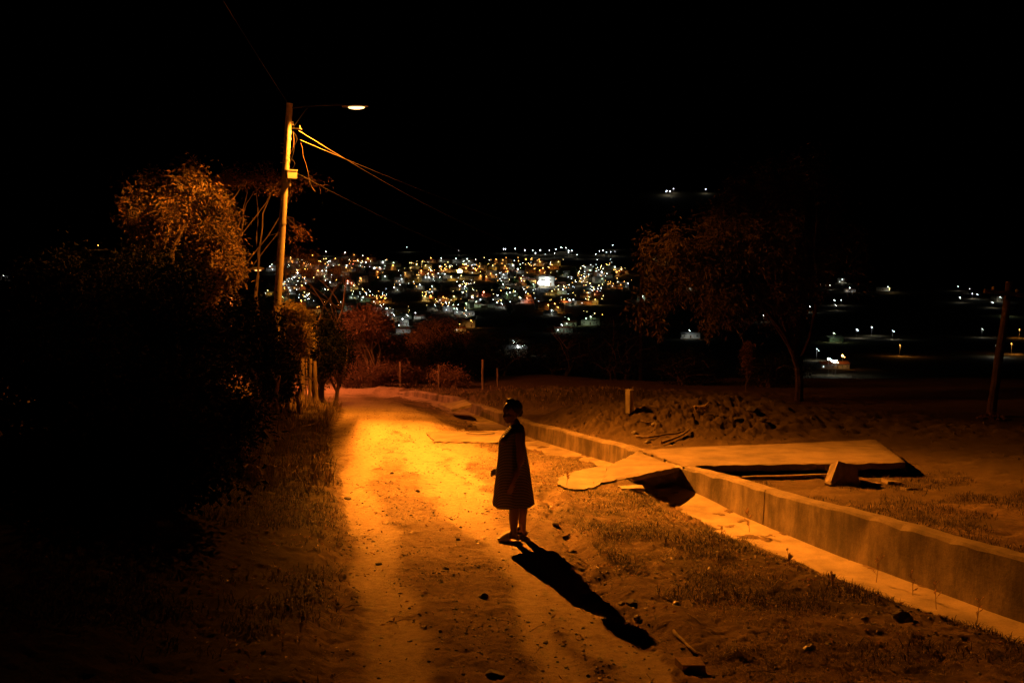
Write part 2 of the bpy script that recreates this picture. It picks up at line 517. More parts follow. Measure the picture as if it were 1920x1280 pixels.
def build_ground():
    def seg(a, b, st): return np.arange(a, b - 1e-6, st)
    def geo(a, b, n): return a * (b / a) ** (np.arange(1, n + 1) / n)
    ys = np.concatenate([-geo(3, 3000, 20)[::-1], seg(-3, 5.5, .25), seg(5.5, 12, .024), seg(12, 20, .038), seg(20, 32, .065), seg(32, 50, .12), 50 * (9000 / 50) ** (np.arange(0, 110) / 109)])
    xs = np.concatenate([-geo(14, 6000, 45)[::-1], seg(-14, -4, .09), seg(-4, 5.6, .026), seg(5.6, 13, .075), 13 * (6000 / 13) ** (np.arange(0, 45) / 44)])
    X, Y = np.meshgrid(xs, ys)
    Z = terrain(X.ravel(), Y.ravel())
    x = X.ravel(); y = Y.ravel()
    V = np.stack([x, y, Z], 1)
    nx, ny = len(xs), len(ys)
    i = np.arange(nx - 1); j = np.arange(ny - 1)
    I, J = np.meshgrid(i, j)
    a = (J * nx + I).ravel()
    Fq = np.stack([a, a + 1, a + nx + 1, a + nx], 1)
    s = wall_s(x, y)
    trk = track_mask(x, y)
    onr = (x > left_x(y) + .1 * (fbm(x, y, 4, 2, 9) - .5)) & (x < right_x(y) + .3 * (fbm(x, y, 3, 2, 19) - .5)) & (y < 46) & (y > -30)
    veg = np.zeros_like(x)
    dl = left_x(y) - x
    n = fbm(x, y, 1.3, 4, 15)
    veg = np.maximum(veg, sstep(-.05, .5, dl + (n - .5) * .9) * .9 * (y < 60))
    veg = np.maximum(veg, .65 * sstep(.35, .6, n) * (s > .9) * (s < 3.5) * (~onr))
    veg = np.maximum(veg, .55 * sstep(.4, .6, n) * (s < -.2) * (y < 18))
    veg = np.where(y > 44, .9, veg)
    veg = np.maximum(veg, .62 * sstep(-.2, -.8, s) * (y > 14) * (y < 50) * (.7 + .5 * n))
    veg = np.maximum(veg, .8 * sstep(-2.5, -6, s) * (y < 50))
    veg = np.where(onr, veg * .25 * (dl > -.4), veg)
    trk2 = np.where(onr, trk, .12 * (1 - veg))
    gxx = np.interp(y, GY, GX)
    colr = np.stack([trk2, veg, np.zeros_like(x), np.ones_like(x)], 1).astype(np.float32)
    cx = x[Fq].mean(1); cy = y[Fq].mean(1)
    isroad = onr[Fq].all(1)
    def part(name, mask):
        fq = Fq[mask]
        used = np.unique(fq)
        remap = np.full(len(V), -1, dtype=np.int64); remap[used] = np.arange(len(used))
        o = np_mesh(name, V[used], remap[fq], M['ground'], smooth=True)
        ca = o.data.color_attributes.new('soil', 'FLOAT_COLOR', 'POINT')
        ca.data.foreach_set('color', colr[used].ravel())
        tag(o, kind='structure')
        return o
    part('dirt_road', isroad)
    part('ground', ~isroad)
build_ground()

def gz(x, y):
    return float(terrain(np.array([x]), np.array([y]), True)[0])

def at(px, py, off=0.0):
    """first hit of the terrain in that direction"""
    r = ray(px, py)
    ts = np.concatenate([np.linspace(5, 60, 1100), 60 * (9000 / 60) ** (np.arange(1, 1500) / 1499)])
    xs = ts * r.x / r.y; zs = CAMZ + ts * r.z / r.y
    h = terrain(xs, ts, False) + off
    k = np.argmax(zs < h)
    if k == 0: k = len(ts) - 1
    a = (zs[k - 1] - h[k - 1]); b = (zs[k] - h[k]); t = ts[k - 1] + (ts[k] - ts[k - 1]) * (a / (a - b) if a != b else 0)
    return Vector((t * r.x / r.y, t, CAMZ + t * r.z / r.y))

# ------------------------------------------------------------------ drain: floor, wall
def build_drain():
    root = empty('drainage_channel', (wall_x(12.0), 12, -.84))
    tag(root, 'long open concrete drain with a stained side wall running along the dirt road', 'drain')
    inv = Vector(root.location)
    ys = np.concatenate([np.arange(2.5, 20, .18), np.arange(20, 39.2, .3)])
    jts = [9.4, 14.2, 22.7, 28.6]
    ys = np.sort(np.concatenate([ys] + [[j - .014, j - .006, j + .006, j + .014] for j in jts]))
    def frame(y):
        x = wall_x(y); e = .5
        sl = (wall_x(y + e) - wall_x(y - e)) / (2 * e)
        t = Vector((sl, 1, 0)).normalized(); n = Vector((-t.y, t.x, 0))   # n towards the road (left)
        return Vector((x, y, 0)), n
    # wall
    vs = []; fs = []
    prof_n = 7
    for k, y in enumerate(ys):
        y = float(y)
        p, n = frame(y)
        top = float(terrain_base(x=np.array([p.x]), y=np.array([y]))[0]) + .03 + .012 * math.sin(y * 1.7) + random.uniform(-.006, .006)
        dp = float(depth_drain(y)) + .1
        if y > 38: top -= .1 * (y - 38)
        th = .21 + random.uniform(-.008, .008)
        chip = random.uniform(0, .014) + (random.uniform(.01, .035) if random.random() < .12 else 0)
        prof = [(0.03, -dp), (0.008, -dp * .5), (0.0, -.03 - chip), (-.015 - chip, 0), (-th * .5, .006), (-th + .012, 0), (-th, -.02 - chip), (-th - .01, -.5)]
        prof_n = len(prof)
        if min(abs(y - j) for j in jts) < .01: prof = [(a - .006 if a > -.1 else a, b) for a, b in prof]
        for a, b in prof:
            q = p + n * (a + random.uniform(-.003, .003))
            vs.append((q.x - inv.x, q.y - inv.y, top + b - inv.z))
    for k in range(len(ys) - 1):
        for i in range(prof_n - 1):
            a = k * prof_n + i
            fs.append((a, a + 1, a + prof_n + 1, a + prof_n))
    m = MB(); m.add(vs, fs)
    o = m.build('side_wall', M['concrete'], root, smooth=False)
    # floor
    vs = []; fs = []
    cols_ = 8
    for k, y in enumerate(ys):
        y = float(y); p, n = frame(y)
        z0 = float(terrain_base(x=np.array([p.x]), y=np.array([y]))[0]) - float(depth_drain(y))
        for i in range(cols_):
            u = i / (cols_ - 1)
            a = .02 + u * 1.0
            q = p + n * a
            sag = -.02 * math.sin(math.pi * u) + .05 * max(0, u - .85) / .15
            vs.append((q.x - inv.x, q.y - inv.y, z0 + sag + .015 + random.uniform(-.002, .002) - inv.z))
    for k in range(len(ys) - 1):
        for i in range(cols_ - 1):
            a = k * cols_ + i
            fs.append((a, a + 1, a + cols_ + 1, a + cols_))
    m = MB(); m.add(vs, fs)
    m.build('channel_floor', M['concrete_pale'], root, smooth=True)
    return root
build_drain()

def slab(name, label, corners, thick, cat='slab', mat='concrete_pale', sub=10, jit=.012, group=None):
    """corners: 4 world vectors in order; a thick plate with rough edges"""
    A, B, C, D = [Vector(c) for c in corners]
    n = sub
    top = []
    for j in range(n + 1):
        for i in range(n + 1):
            u = i / n; v = j / n
            p = (A * (1 - u) + B * u) * (1 - v) + (D * (1 - u) + C * u) * v
            e = i in (0, n) or j in (0, n)
            if e: p = p + Vector((random.uniform(-jit, jit), random.uniform(-jit, jit), -random.uniform(0, jit)))
            top.append(p)
    bot = [p - Vector((0, 0, thick)) for p in top]
    m = MB()
    N_ = (n + 1) ** 2
    c0 = (A + B + C + D) / 4 - Vector((0, 0, thick))
    vs = [p - c0 for p in top + bot]
    fs = []
    for j in range(n):
        for i in range(n):
            a = j * (n + 1) + i
            fs.append((a, a + 1, a + n + 2, a + n + 1))
            fs.append((N_ + a, N_ + a + n + 1, N_ + a + n + 2, N_ + a + 1))
    ring = [i for i in range(n + 1)] + [(j + 1) * (n + 1) + n for j in range(n)] + [n * (n + 1) + n - 1 - i for i in range(n)] + [(n - 1 - j) * (n + 1) for j in range(n - 1)]
    for k in range(len(ring)):
        a = ring[k]; b = ring[(k + 1) % len(ring)]
        fs.append((a, N_ + a, N_ + b, b))
    m.add(vs, fs)
    o = m.build(name, M[mat])
    o.location = c0
    tag(o, label, cat, group)
    return o

def P(px, py, off): return on_plane(px, py, off)
slab('bridge_slab', 'pale concrete slab bridging the drain beside the rounded apron', [P(1128, 904, .03), wall_pt(16.6, .03, .035), wall_pt(18.75, .03, .03), P(1140, 873, .03)], .075, 'concrete slab', 'concrete_dim', sub=16, jit=.02)
slab('bridge_slab', 'long concrete ramp slab running right from the drain wall to the rubble', [wall_pt(16.5, -.03, .06), P(1700, 866, .07), P(1642, 823, .07), wall_pt(18.8, -.03, .06)], .11, 'concrete slab', 'concrete_dim', sub=30, jit=.022)
slab('concrete_pad', 'flat pale concrete strip set across the road shoulder with a wire loop on it', [P(815, 826, .018), P(964, 829, .012), P(958, 806, .012), P(798, 808, .018)], .1, 'concrete slab', 'concrete_dim', sub=16, jit=.03)
slab('concrete_slab', 'tilted broken concrete slab over the drain near the road bend', [P(848, 767, -.02), P(884, 757, .2), P(872, 749, .2), P(822, 757, .0)], .08, 'concrete slab', sub=6)
slab('concrete_lip', 'small loose concrete plank lying at the front edge of the bridge slab', [P(1166, 915, .02), P(1208, 913, .02), P(1203, 908, .02), P(1158, 909, .02)], .05, 'concrete plank', sub=5)
slab('concrete_beam', 'narrow concrete beam under the near edge of the long ramp slab', [P(1392, 893, -.1), P(1562, 888, -.08), P(1561, 885, -.08), P(1391, 890, -.1)], .1, 'concrete beam', 'concrete', sub=8)
# rounded apron
def apron():
    pts = [(1132, 904), (1110, 914), (1082, 917), (1058, 914), (1044, 905), (1047, 896), (1062, 887), (1088, 880), (1112, 876), (1138, 873)]
    w = [P(a, b, .02) for a, b in pts]
    w2 = []
    for i in range(len(w)):
        a_, b_ = w[i], w[(i + 1) % len(w)]
        for k in range(5):
            w2.append(a_.lerp(b_, k / 5) + Vector((random.uniform(-.03, .03), random.uniform(-.03, .03), 0)) * (i < 8))
    w = w2
    c = sum(w, Vector()) / len(w)
    m = MB()
    m.prism([(p.x - c.x, p.y - c.y) for p in w][::-1], lambda x, y: -.12 - .07 * y, lambda x, y: .0 - .07 * y + random.uniform(-.004, .004))
    o = m.build('concrete_apron', M['concrete_dim']); o.location = c
    tag(o, 'rounded pale concrete apron at the road end of the bridge slab', 'concrete apron')
apron()
# small upright marker post
mp = at(1180, 768)
m = MB(); m.box((0, 0, .22), (.12, .15, .56), Matrix.Rotation(.62, 3, 'Z'), jit=.006)
o = m.build('concrete_post', mat_concrete('pale_post_concrete', (.6, .52, .4), False)); o.location = mp - Vector((0, 0, .02))
tag(o, 'short square concrete post standing upright on the dirt mound', 'post')

# ------------------------------------------------------------------ the main pole with street lamp
YP = 27.0
def lamp_pole():
    base = W(509, 800, YP); top = W(543, 194, YP)
    bz = gz(base.x, base.y)
    base = Vector((base.x, YP, bz - .2))
    root = empty('utility_pole', base)
    tag(root, 'tall leaning utility pole with a glowing street lamp on a side arm beside the road', 'utility pole')
    inv = base
    def L_(p): return Vector(p) - inv
    m = MB()
    pts = []; rad = []
    for i in range(15):
        t = i / 14
        p = base.lerp(top, t)
        pts.append(L_(p)); rad.append(.118 - .03 * t)
    m.tube(pts, rad, 14)
    m.build('shaft', M['pole'], root, smooth=True)
    # bands
    for py in (245, 258, 300, 322, 345, 427):
        t = (800 - py) / 612.0
        p = base.lerp(top, t); r = .118 - .03 * t
        m = MB(); m.tube([L_(p) - Vector((0, 0, .02)), L_(p) + Vector((0, 0, .02))], r + .012, 14)
        m.build('band', M['metal'], root)
    lamp = W(667, 203, YP)
    # arm
    m = MB()
    a0 = base.lerp(top, .985)
    m.tube([L_(a0), L_(a0.lerp(lamp, .3) + Vector((0, 0, .06))), L_(lamp + Vector((-.3, 0, .10)))], [.03, .028, .026], 8)
    m.tube([L_(base.lerp(top, .90)), L_(a0.lerp(lamp, .28) + Vector((0, 0, .04)))], .015, 6)
    m.build('lamp_arm', mat_plain('arm_unlit_black', (.012, .011, .01), .8, spec=.1), root)  # near-black colour keeps the arm looking unlit beside the lens
    # lamp head: cobra housing over a glowing lens
    m = MB()
    segs = 14; rings = []
    for i in range(segs + 1):
        u = i / segs; x = -.36 + .72 * u
        w = .06 + .11 * math.sin(min(1, u * 1.25) * math.pi * .8) if u < .98 else .05
        h = .03 + .075 * math.sin(u * math.pi) ** .8
        rings.append([(x, -w, .02), (x, -w * .8, .02 + h * .6), (x, 0, .02 + h), (x, w * .8, .02 + h * .6), (x, w, .02), (x, w * .6, .0), (x, -w * .6, .0)])
    lv = [L_(lamp + Vector(v) + Vector((0, 0, .03))) for r in rings for v in r]
    fs = []
    for i in range(segs):
        for k in range(7):
            a = i * 7 + k; b = i * 7 + (k + 1) % 7
            fs.append((a, b, b + 7, a + 7))
    fs += [tuple(range(7)), tuple(range(segs * 7 + 6, segs * 7 - 1, -1))]
    m.add(lv, fs); head = m.build('lamp_head', M['metal'], root, smooth=False)
    m = MB(); m.ball(L_(lamp + Vector((.02, 0, .02))), 1, 14, 8, sc=(.22, .08, .05))
    m.build('lens', mat_emit('sodium_glow', (1, .55, .2), 5), head, smooth=True)
    # junction box
    m = MB()
    bp = W(545, 328, YP - .02) + Vector((.02, -.03, 0))
    rt = Matrix.Rotation(.5, 3, 'Z')
    m.box(L_(bp), (.26, .22, .2), rt, jit=.004)
    m.box(L_(bp + Vector((0, 0, .115))), (.29, .25, .03), rt)
    bx = m.build('junction_box', M['box'], root)
    m = MB(); m.tube([L_(bp + Vector((-.03, -.05, -.1))), L_(bp + Vector((-.03, -.05, -.3)))], .03, 8); m.build('conduit', M['metal'], root)
    # top bracket with insulators
    m = MB()
    b0 = W(545, 240, YP); b1 = W(566, 242, YP)
    m.tube([L_(W(538, 240, YP)), L_(b1)], .02, 6); m.build('bracket', M['metal'], root)
    for (px, py) in ((549, 234), (562, 241), (539, 231)):
        m = MB(); c = L_(W(px, py, YP))
        for q in range(3): m.ball(c + Vector((0, 0, .035 * q)), .032 - .004 * q, 8, 5, sc=(1, 1, .5))
        m.build('insulator', M['box'], root)
    # loose cable loops down the pole
    for q in range(3):
        m = MB(); pts = []
        for i in range(13):
            t = i / 12
            px = 549 - 6 * t + (5 + 2 * q) * math.sin(t * math.pi * (1 + q % 3)) * (.5 if q % 2 else 1)
            py = 246 + (66 + 6 * q) * t + (4 * math.sin(5 * t))
            pts.append(L_(W(px, py, YP - .1 - .02 * q)))
        m.tube(pts, .006, 5); m.build('cable_loop', M['wood'] if q % 2 else M['cable'], root)
    for py in (270, 277, 288, 306):
        m = MB(); c = W(532, py, YP)
        m.tube([L_(c + Vector((.02, 0, 0))), L_(c + Vector((-.09, -.02, .02)))], .012, 5); m.build('step_bolt', M['metal'], root)
    return root, lamp
pole_root, LAMP = lamp_pole()

# hand-shaped web of the street lamp: throws along the road towards the viewer, little behind it
def ies_text():
    vert = [0, 10, 20, 30, 40, 50, 58, 63, 66, 69, 72, 76, 80, 85, 90, 180]
    main_v = [.5, .52, .56, .68, 1.0, 1.75, 2.8, 3.1, 2.3, 1.2, .6, .3, .03, 0, 0, 0]
    side_v = [.7, .75, .85, .85, .85, .9, .9, .95, 1.15, 1.4, 1.7, .9, .05, 0, 0, 0]
    side = HOR
    L = ['IESNA:LM-63-2002', '[TEST] streetlight', 'TILT=NONE', '1 1000 1 %d %d 1 2 0 0 0' % (len(vert), len(side)), '1 1 100',
         ' '.join(str(v) for v in vert), ' '.join(str(h) for h, _ in side)]
    for h, k in side:
        vals = []
        for v, bm_, bs_ in zip(vert, main_v, side_v):
            fwd = max(0.0, math.cos(math.radians(h)))
            b = bm_ * fwd + bs_ * (1 - fwd)
            t = min(1.0, v / 24.0)
            kk = (1 - t) * .24 + t * k
            vals.append('%.1f' % (b * kk * 1000))
        L.append(' '.join(vals))
    return '\n'.join(L) + '\n'
# horizontal angles run counter-clockwise seen from above, 0 = along the road towards the viewer
HOR = [(0, .03), (8, .02), (22, .03), (38, .16), (52, .16), (70, .08), (100, .13), (120, .14), (150, .10), (180, .04), (225, .045), (245, .06), (270, .02), (290, .06), (301, .14), (311, .40), (325, .60), (337, .88), (346, 1.0), (351, .7), (354.5, .13), (360, .02)]  # steep fall on the left stands in for tree shade over the verge
txt = bpy.data.texts.new('shaded_lamp_web')
txt.write(ies_text())

def ies_lamp(name, loc, energy, color, parent, rz=0.0, rad=.09):
    ld = bpy.data.lights.new(name, 'POINT')
    ld.energy = energy
    ld.color = color
    ld.shadow_soft_size = rad
    ld.use_nodes = True
    N = ld.node_tree.nodes; L = ld.node_tree.links
    e = N['Emission']
    ies = N.new('ShaderNodeTexIES')
    ies.mode = 'INTERNAL'
    ies.ies = txt
    L.new(ies.outputs['Fac'], e.inputs['Strength'])
    lo = bpy.data.objects.new(name, ld)
    col.objects.link(lo)
    lo.parent = parent
    lo.location = Vector(loc) - Vector(parent.location)
    lo.rotation_euler = (0, 0, rz)
    return lo
IES_ROT = 0.0
SODIUM = (1.0, .275, .017)
ies_lamp('lamp_light', LAMP + Vector((0, 0, -.06)), 700, SODIUM, pole_root, IES_ROT)

# second lamp down the road, behind the trees on the left
def second_lamp():
    x, y = -10.9, 38.5
    g = gz(x, y)
    root = empty('street_lamp', (x, y, g))
    tag(root, 'second street lamp hidden behind the trees at the road bend', 'street lamp')
    m = MB(); m.tube([(0, 0, -.2), (0, 0, 4.0)], [.09, .07], 10); m.build('pole', M['wood'], root)
    m = MB(); m.tube([(0, 0, 3.8), (.5, 0, 4.05), (.9, -.1, 4.1)], .025, 6); m.build('lamp_arm', M['metal'], root)
    m = MB(); m.ball((1.1, -.1, 4.12), 1, 12, 6, sc=(.28, .12, .07)); h = m.build('lamp_head', M['metal'], root)
    m = MB(); m.ball((1.12, -.1, 4.07), 1, 10, 6, sc=(.14, .08, .05)); m.build('lens', mat_emit('red_sodium_glow', (1, .42, .12), 4), h)
    ld = bpy.data.lights.new('lamp_light', 'SPOT'); ld.energy = 4000; ld.color = (1, .20, .05); ld.spot_size = math.radians(150); ld.spot_blend = .3; ld.shadow_soft_size = .1
    lo = bpy.data.objects.new('lamp_light', ld); col.objects.link(lo); lo.parent = root; lo.location = (1.12, -.1, 3.98)
    lo.rotation_euler = (math.radians(8), math.radians(-22), 0)
second_lamp()

# ------------------------------------------------------------------ wires
def wire(label, a, b, sag, r, mat='wire_bright', n=40, name='overhead_wire'):
    a = Vector(a); b = Vector(b)
    m = MB(); pts = []
    for i in range(n + 1):
        t = i / n
        p = a.lerp(b, t) - a
        p.z -= 4 * sag * t * (1 - t)
        pts.append(p)
    m.tube(pts, r, 5)
    o = m.build(name, M[mat]); o.location = a
    tag(o, label, 'wire')
    return o
far_top = W(1205, 478, 80)
wire('uppermost bright wire sagging from the pole top down towards the town', W(560, 245, YP), far_top + Vector((0, 0, .2)), 1.85, .0085)
wire('second bright wire just below the uppermost one by the lamp', W(562, 262, YP), far_top, .62, .0085)
wire('dim lower wire running from the junction box towards the town', W(552, 322, YP), far_top - Vector((0, 0, .5)), 2.0, .008, 'cable')
wire('faint overhead wire rising from the pole top over the viewer', W(541, 196, YP), Vector((-3.2, -9, 10.2)), .3, .006, 'cable')
m = MB()
o0 = W(564, 268, YP - .1)
m.tube([W(a, b, YP - .1 + c) - o0 for a, b, c in ((564, 268, 0), (567, 277, 0), (568, 292, .05), (573, 306, .08), (578, 325, .1), (580, 340, .12), (585, 351, .14), (591, 359, .16))], .004, 5)
o = m.build('dangling_cable', M['wood']); o.location = o0
tag(o, 'loose cable end dangling from the wire right of the pole', 'cable')
def plain_pole(px, py_top, d, label, r, crossarm=True, lean=0.0, bpx=None):
    t = W(px, py_top, d)
    b = W(bpx if bpx else px, py_top, d); g = gz(b.x, d)
    root = empty('utility_pole', (b.x, d, g))
    tag(root, label, 'utility pole')
    H = t.z - g
    m = MB(); n = 16
    m.tube([((t.x - b.x) * i / n + random.uniform(-.012, .012), 0, -.3 + (H + .3) * i / n) for i in range(n + 1)], [r * (1.15 - .35 * i / n) * random.uniform(.94, 1.06) for i in range(n + 1)], 10)
    m.build('shaft', M['bark'], root)
    if crossarm:
        m = MB(); m.box((t.x - b.x + .1, -.12, H - .35), (1.7, .09, .11), Matrix.Rotation(.12, 3, 'Y'), jit=.004); m.build('crossarm', M['wood'], root)
        for q in (-.6, 0.05, .75):
            m = MB(); m.ball((t.x - b.x + .1 + q, -.12, H - .24 - q * .12), .05, 8, 6); m.build('insulator', M['box'], root)
    return root
plain_pole(1203, 470, 80.0, 'dark distant utility pole behind the left edge of the big tree', .14)
plain_pole(1893, 528, 27.5, 'dim weathered wooden pole with crossarm near the right edge', .115, bpx=1866)

# ------------------------------------------------------------------ foliage
def rand_dirs(n, droop, rg):
    v = rg.normal(size=(n, 3))
    v[:, 2] = v[:, 2] * .6 - droop
    v /= np.linalg.norm(v, axis=1)[:, None] + 1e-9
    return v
def leaf_mesh(name, C, D, ln, wd, mat, parent, rg, fold=.25):
    n = len(C)
    L_ = ln * rg.uniform(.6, 1.25, n)[:, None]; Wd = wd * rg.uniform(.7, 1.2, n)[:, None]
    r = rg.normal(size=(n, 3))
    S = np.cross(D, r); S /= np.linalg.norm(S, axis=1)[:, None] + 1e-9
    Nn = np.cross(D, S)
    A = C; B = C + D * L_ * .45 + S * Wd * .5 + Nn * Wd * fold; T = C + D * L_ - Nn * Wd * .3; E = C + D * L_ * .45 - S * Wd * .5 + Nn * Wd * fold
    V = np.stack([A, B, T, E], 1).reshape(-1, 3)
    k = np.arange(n) * 4
    # two triangles share the midrib so each leaf is folded
    Fc = np.concatenate([np.stack([k, k + 1, k + 2], 1), np.stack([k, k + 2, k + 3], 1)])
    return np_mesh(name, V, Fc, mat, parent)
def in_ell(n, ells, rg, shell=.45):
    w = np.array([e[6] if len(e) > 6 else e[3] * e[4] * e[5] for e in ells], dtype=float); w /= w.sum()
    idx = rg.choice(len(ells), n, p=w)
    E = np.array([e[:6] for e in ells])[idx]
    d = rg.normal(size=(n, 3)); d /= np.linalg.norm(d, axis=1)[:, None]
    r = rg.uniform(0, 1, n) ** shell
    return E[:, :3] + d * r[:, None] * E[:, 3:6]
def plant(name, label, cat, base, ells, nclump, per, ln, wd, cr, leaf, bark='bark', tr=.12, droop=.3, group=None, seed=1,
          limbs=6, parts=('trunk', 'crown'), shell=.45, twigs=True, stems=1, anis=(1, 1, .8), lean=.6):
    rg = np.random.default_rng(seed); rs = random.Random(seed)
    base = Vector(base)
    root = empty(name, base)
    tag(root, label, cat, group)
    ce = in_ell(nclump, ells, rg, shell) - np.array(base)
    n = nclump * per
    off = rg.normal(size=(n, 3)) * cr * np.array(anis)
    szs = np.repeat(rg.uniform(.5, 1.35, nclump), per)[:, None]
    C = np.repeat(ce, per, 0) + off * szs
    gl = [gz(base.x, base.y) - base.z + .03]
    C[:, 2] = np.maximum(C[:, 2], gl[0])
    D = rand_dirs(n, droop, rg)
    # leaves of a clump point outward from it
    D = D + .5 * off / (np.linalg.norm(off, axis=1)[:, None] + 1e-9); D /= np.linalg.norm(D, axis=1)[:, None]
    leaf_mesh(parts[1], C, D, ln, wd, M[leaf] if isinstance(leaf, str) else leaf, root, rg)
    cen = ce.mean(0)
    m = MB()
    nodes = []
    for sidx in range(stems):
        sx = rs.uniform(-.3, .3) * (stems > 1) * 1.2; sy = rs.uniform(-.3, .3) * (stems > 1)
        th = Vector((cen[0] * lean + sx * 2, cen[1] * lean + sy, max(.25, cen[2] * .55)))
        pts = [Vector((sx, sy, -.15))]
        for i in range(1, 6):
            t = i / 5
            p = Vector((sx, sy, 0)).lerp(th, t) + Vector((rs.uniform(-1, 1), rs.uniform(-1, 1), 0)) * .05 * th.length
            pts.append(p)
        rr = [tr * (1.25 - .55 * i / 5) for i in range(6)]
        m.tube(pts, rr, 8)
        nodes += [(p, r) for p, r in zip(pts[2:], rr[2:])]
    idx = rg.choice(nclump, min(limbs * stems, nclump), replace=False)
    for q in idx:
        e = Vector(ce[q]); s, r0 = rs.choice(nodes[:6 * stems])
        pts = []; k = 7
        bend = Vector((rs.uniform(-1, 1), rs.uniform(-1, 1), rs.uniform(.0, 1))) * (e - s).length * .18
        for i in range(k):
            t = i / (k - 1)
            pts.append(s.lerp(e, t) + bend * math.sin(t * math.pi) + Vector([rs.uniform(-1, 1) for _ in range(3)]) * .02 * (0 < i < k - 1) * (e - s).length)
        rr = [max(.008, r0 * .7 * (1 - .8 * i / (k - 1))) for i in range(k)]
        m.tube(pts, rr, 6, cap=False)
        nodes += [(p, r) for p, r in zip(pts[2:], rr[2:])]
    if twigs:
        npn = np.array([tuple(p) for p, _ in nodes])
        for q in range(nclump):
            e = ce[q]; d = np.linalg.norm(npn - e, axis=1); j = int(np.argmin(d))
            s = Vector(npn[j]); ev = Vector(e)
            mid = s.lerp(ev, .5) + Vector((rs.uniform(-1, 1), rs.uniform(-1, 1), rs.uniform(-.2, 1))) * .12 * d[j]
            r0 = min(.02, nodes[j][1] * .7)
            m.tube([s, mid, ev], [r0, r0 * .7, .004], 4, cap=False)
    m.build(parts[0], M[bark], root)
    return root
def ell(px, py, rpx, rpy, d, rd=None):
    c = W(px, py, d); k = d / F
    return (c.x, c.y, c.z, rpx * k, (rd if rd else rpx * k), rpy * k)
def gbase(px, d):
    x = (px - 960) / F * d
    return Vector((x, d, gz(x, d)))

# left: tree whose right side catches the street lamp
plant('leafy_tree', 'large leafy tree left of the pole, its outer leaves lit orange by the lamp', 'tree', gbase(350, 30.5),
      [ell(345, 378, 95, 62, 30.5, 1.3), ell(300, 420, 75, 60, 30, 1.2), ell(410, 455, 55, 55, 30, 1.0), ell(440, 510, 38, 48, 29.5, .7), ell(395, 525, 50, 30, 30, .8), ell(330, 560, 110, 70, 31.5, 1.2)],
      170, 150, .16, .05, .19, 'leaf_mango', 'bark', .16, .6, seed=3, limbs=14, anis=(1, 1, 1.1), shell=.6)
plant('bare_tree', 'thin half bare tree with crooked branches and red brown leaf tufts behind the pole', 'tree', gbase(470, 33),
      [ell(560, 440, 22, 32, 31.5, .4), ell(572, 465, 12, 16, 31.5, .2), ell(590, 400, 14, 18, 31.5, .3), ell(480, 330, 60, 22, 33.5, 1), ell(420, 335, 40, 18, 33.5, .8), ell(520, 350, 40, 20, 33.5, .8), ell(585, 345, 25, 15, 33, .5)],
      60, 34, .13, .026, .17, 'leaf_dry', 'bark', .07, .7, seed=14, limbs=9, shell=.6)
plant('feathery_tree', 'low feathery tree just right of the pole in front of the town lights', 'tree', gbase(600, 37),
      [ell(565, 490, 45, 26, 36, 1), ell(620, 505, 50, 20, 36.5, 1), ell(665, 490, 40, 10, 37, .8), ell(560, 520, 30, 20, 36, .7)],
      120, 60, .045, .011, .17, 'leaf_dry', 'bark', .07, .1, seed=25, limbs=9, shell=.6)
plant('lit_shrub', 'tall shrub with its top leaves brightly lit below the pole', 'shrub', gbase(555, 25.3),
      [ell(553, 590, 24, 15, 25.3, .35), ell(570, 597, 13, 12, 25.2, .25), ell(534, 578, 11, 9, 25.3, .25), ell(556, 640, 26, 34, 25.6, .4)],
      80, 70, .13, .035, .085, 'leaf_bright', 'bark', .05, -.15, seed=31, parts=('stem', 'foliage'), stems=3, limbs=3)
# dark masses on the left, nearer than the lamp
LB = [
    ('tall dark bush filling the left edge of the view', 60, 700, 190, 200, 12.5),
    ('dark rounded bush in the shade below the lit leafy tree', 330, 640, 120, 95, 17),
    ('dark bush beside the fence posts under the pole', 470, 640, 62, 78, 22),
    ('low dark bush at the foot of the left bank', 250, 860, 170, 110, 10.5),
    ('low dark bush closing the gap under the far left bushes', 230, 735, 150, 55, 13.5),
    ('dark bush behind the grassy left verge', 380, 770, 110, 80, 15),
    ('dark tree crown rising at the far left below the lit leaves', 170, 560, 140, 90, 20),
    ('dark tree crown standing in front of the lower left part of the lit leafy tree', 290, 530, 90, 62, 22),
    ('dark leafy bush under the leaning pole base', 515, 700, 34, 56, 24.5),
]
for i, (lb, px, py, rx, ry, d) in enumerate(LB):
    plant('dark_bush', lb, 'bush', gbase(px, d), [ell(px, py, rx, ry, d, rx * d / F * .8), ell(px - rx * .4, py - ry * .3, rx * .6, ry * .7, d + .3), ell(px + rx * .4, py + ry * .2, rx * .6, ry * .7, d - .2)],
          130, 75, .12 if d > 12 else .09, .04, .15 * (rx * d / F) ** .5 + .05, 'leaf_unlit', 'bark', .05, .25, 'dark bushes on the left bank', 40 + i, parts=('stem', 'foliage'), stems=3, limbs=4)
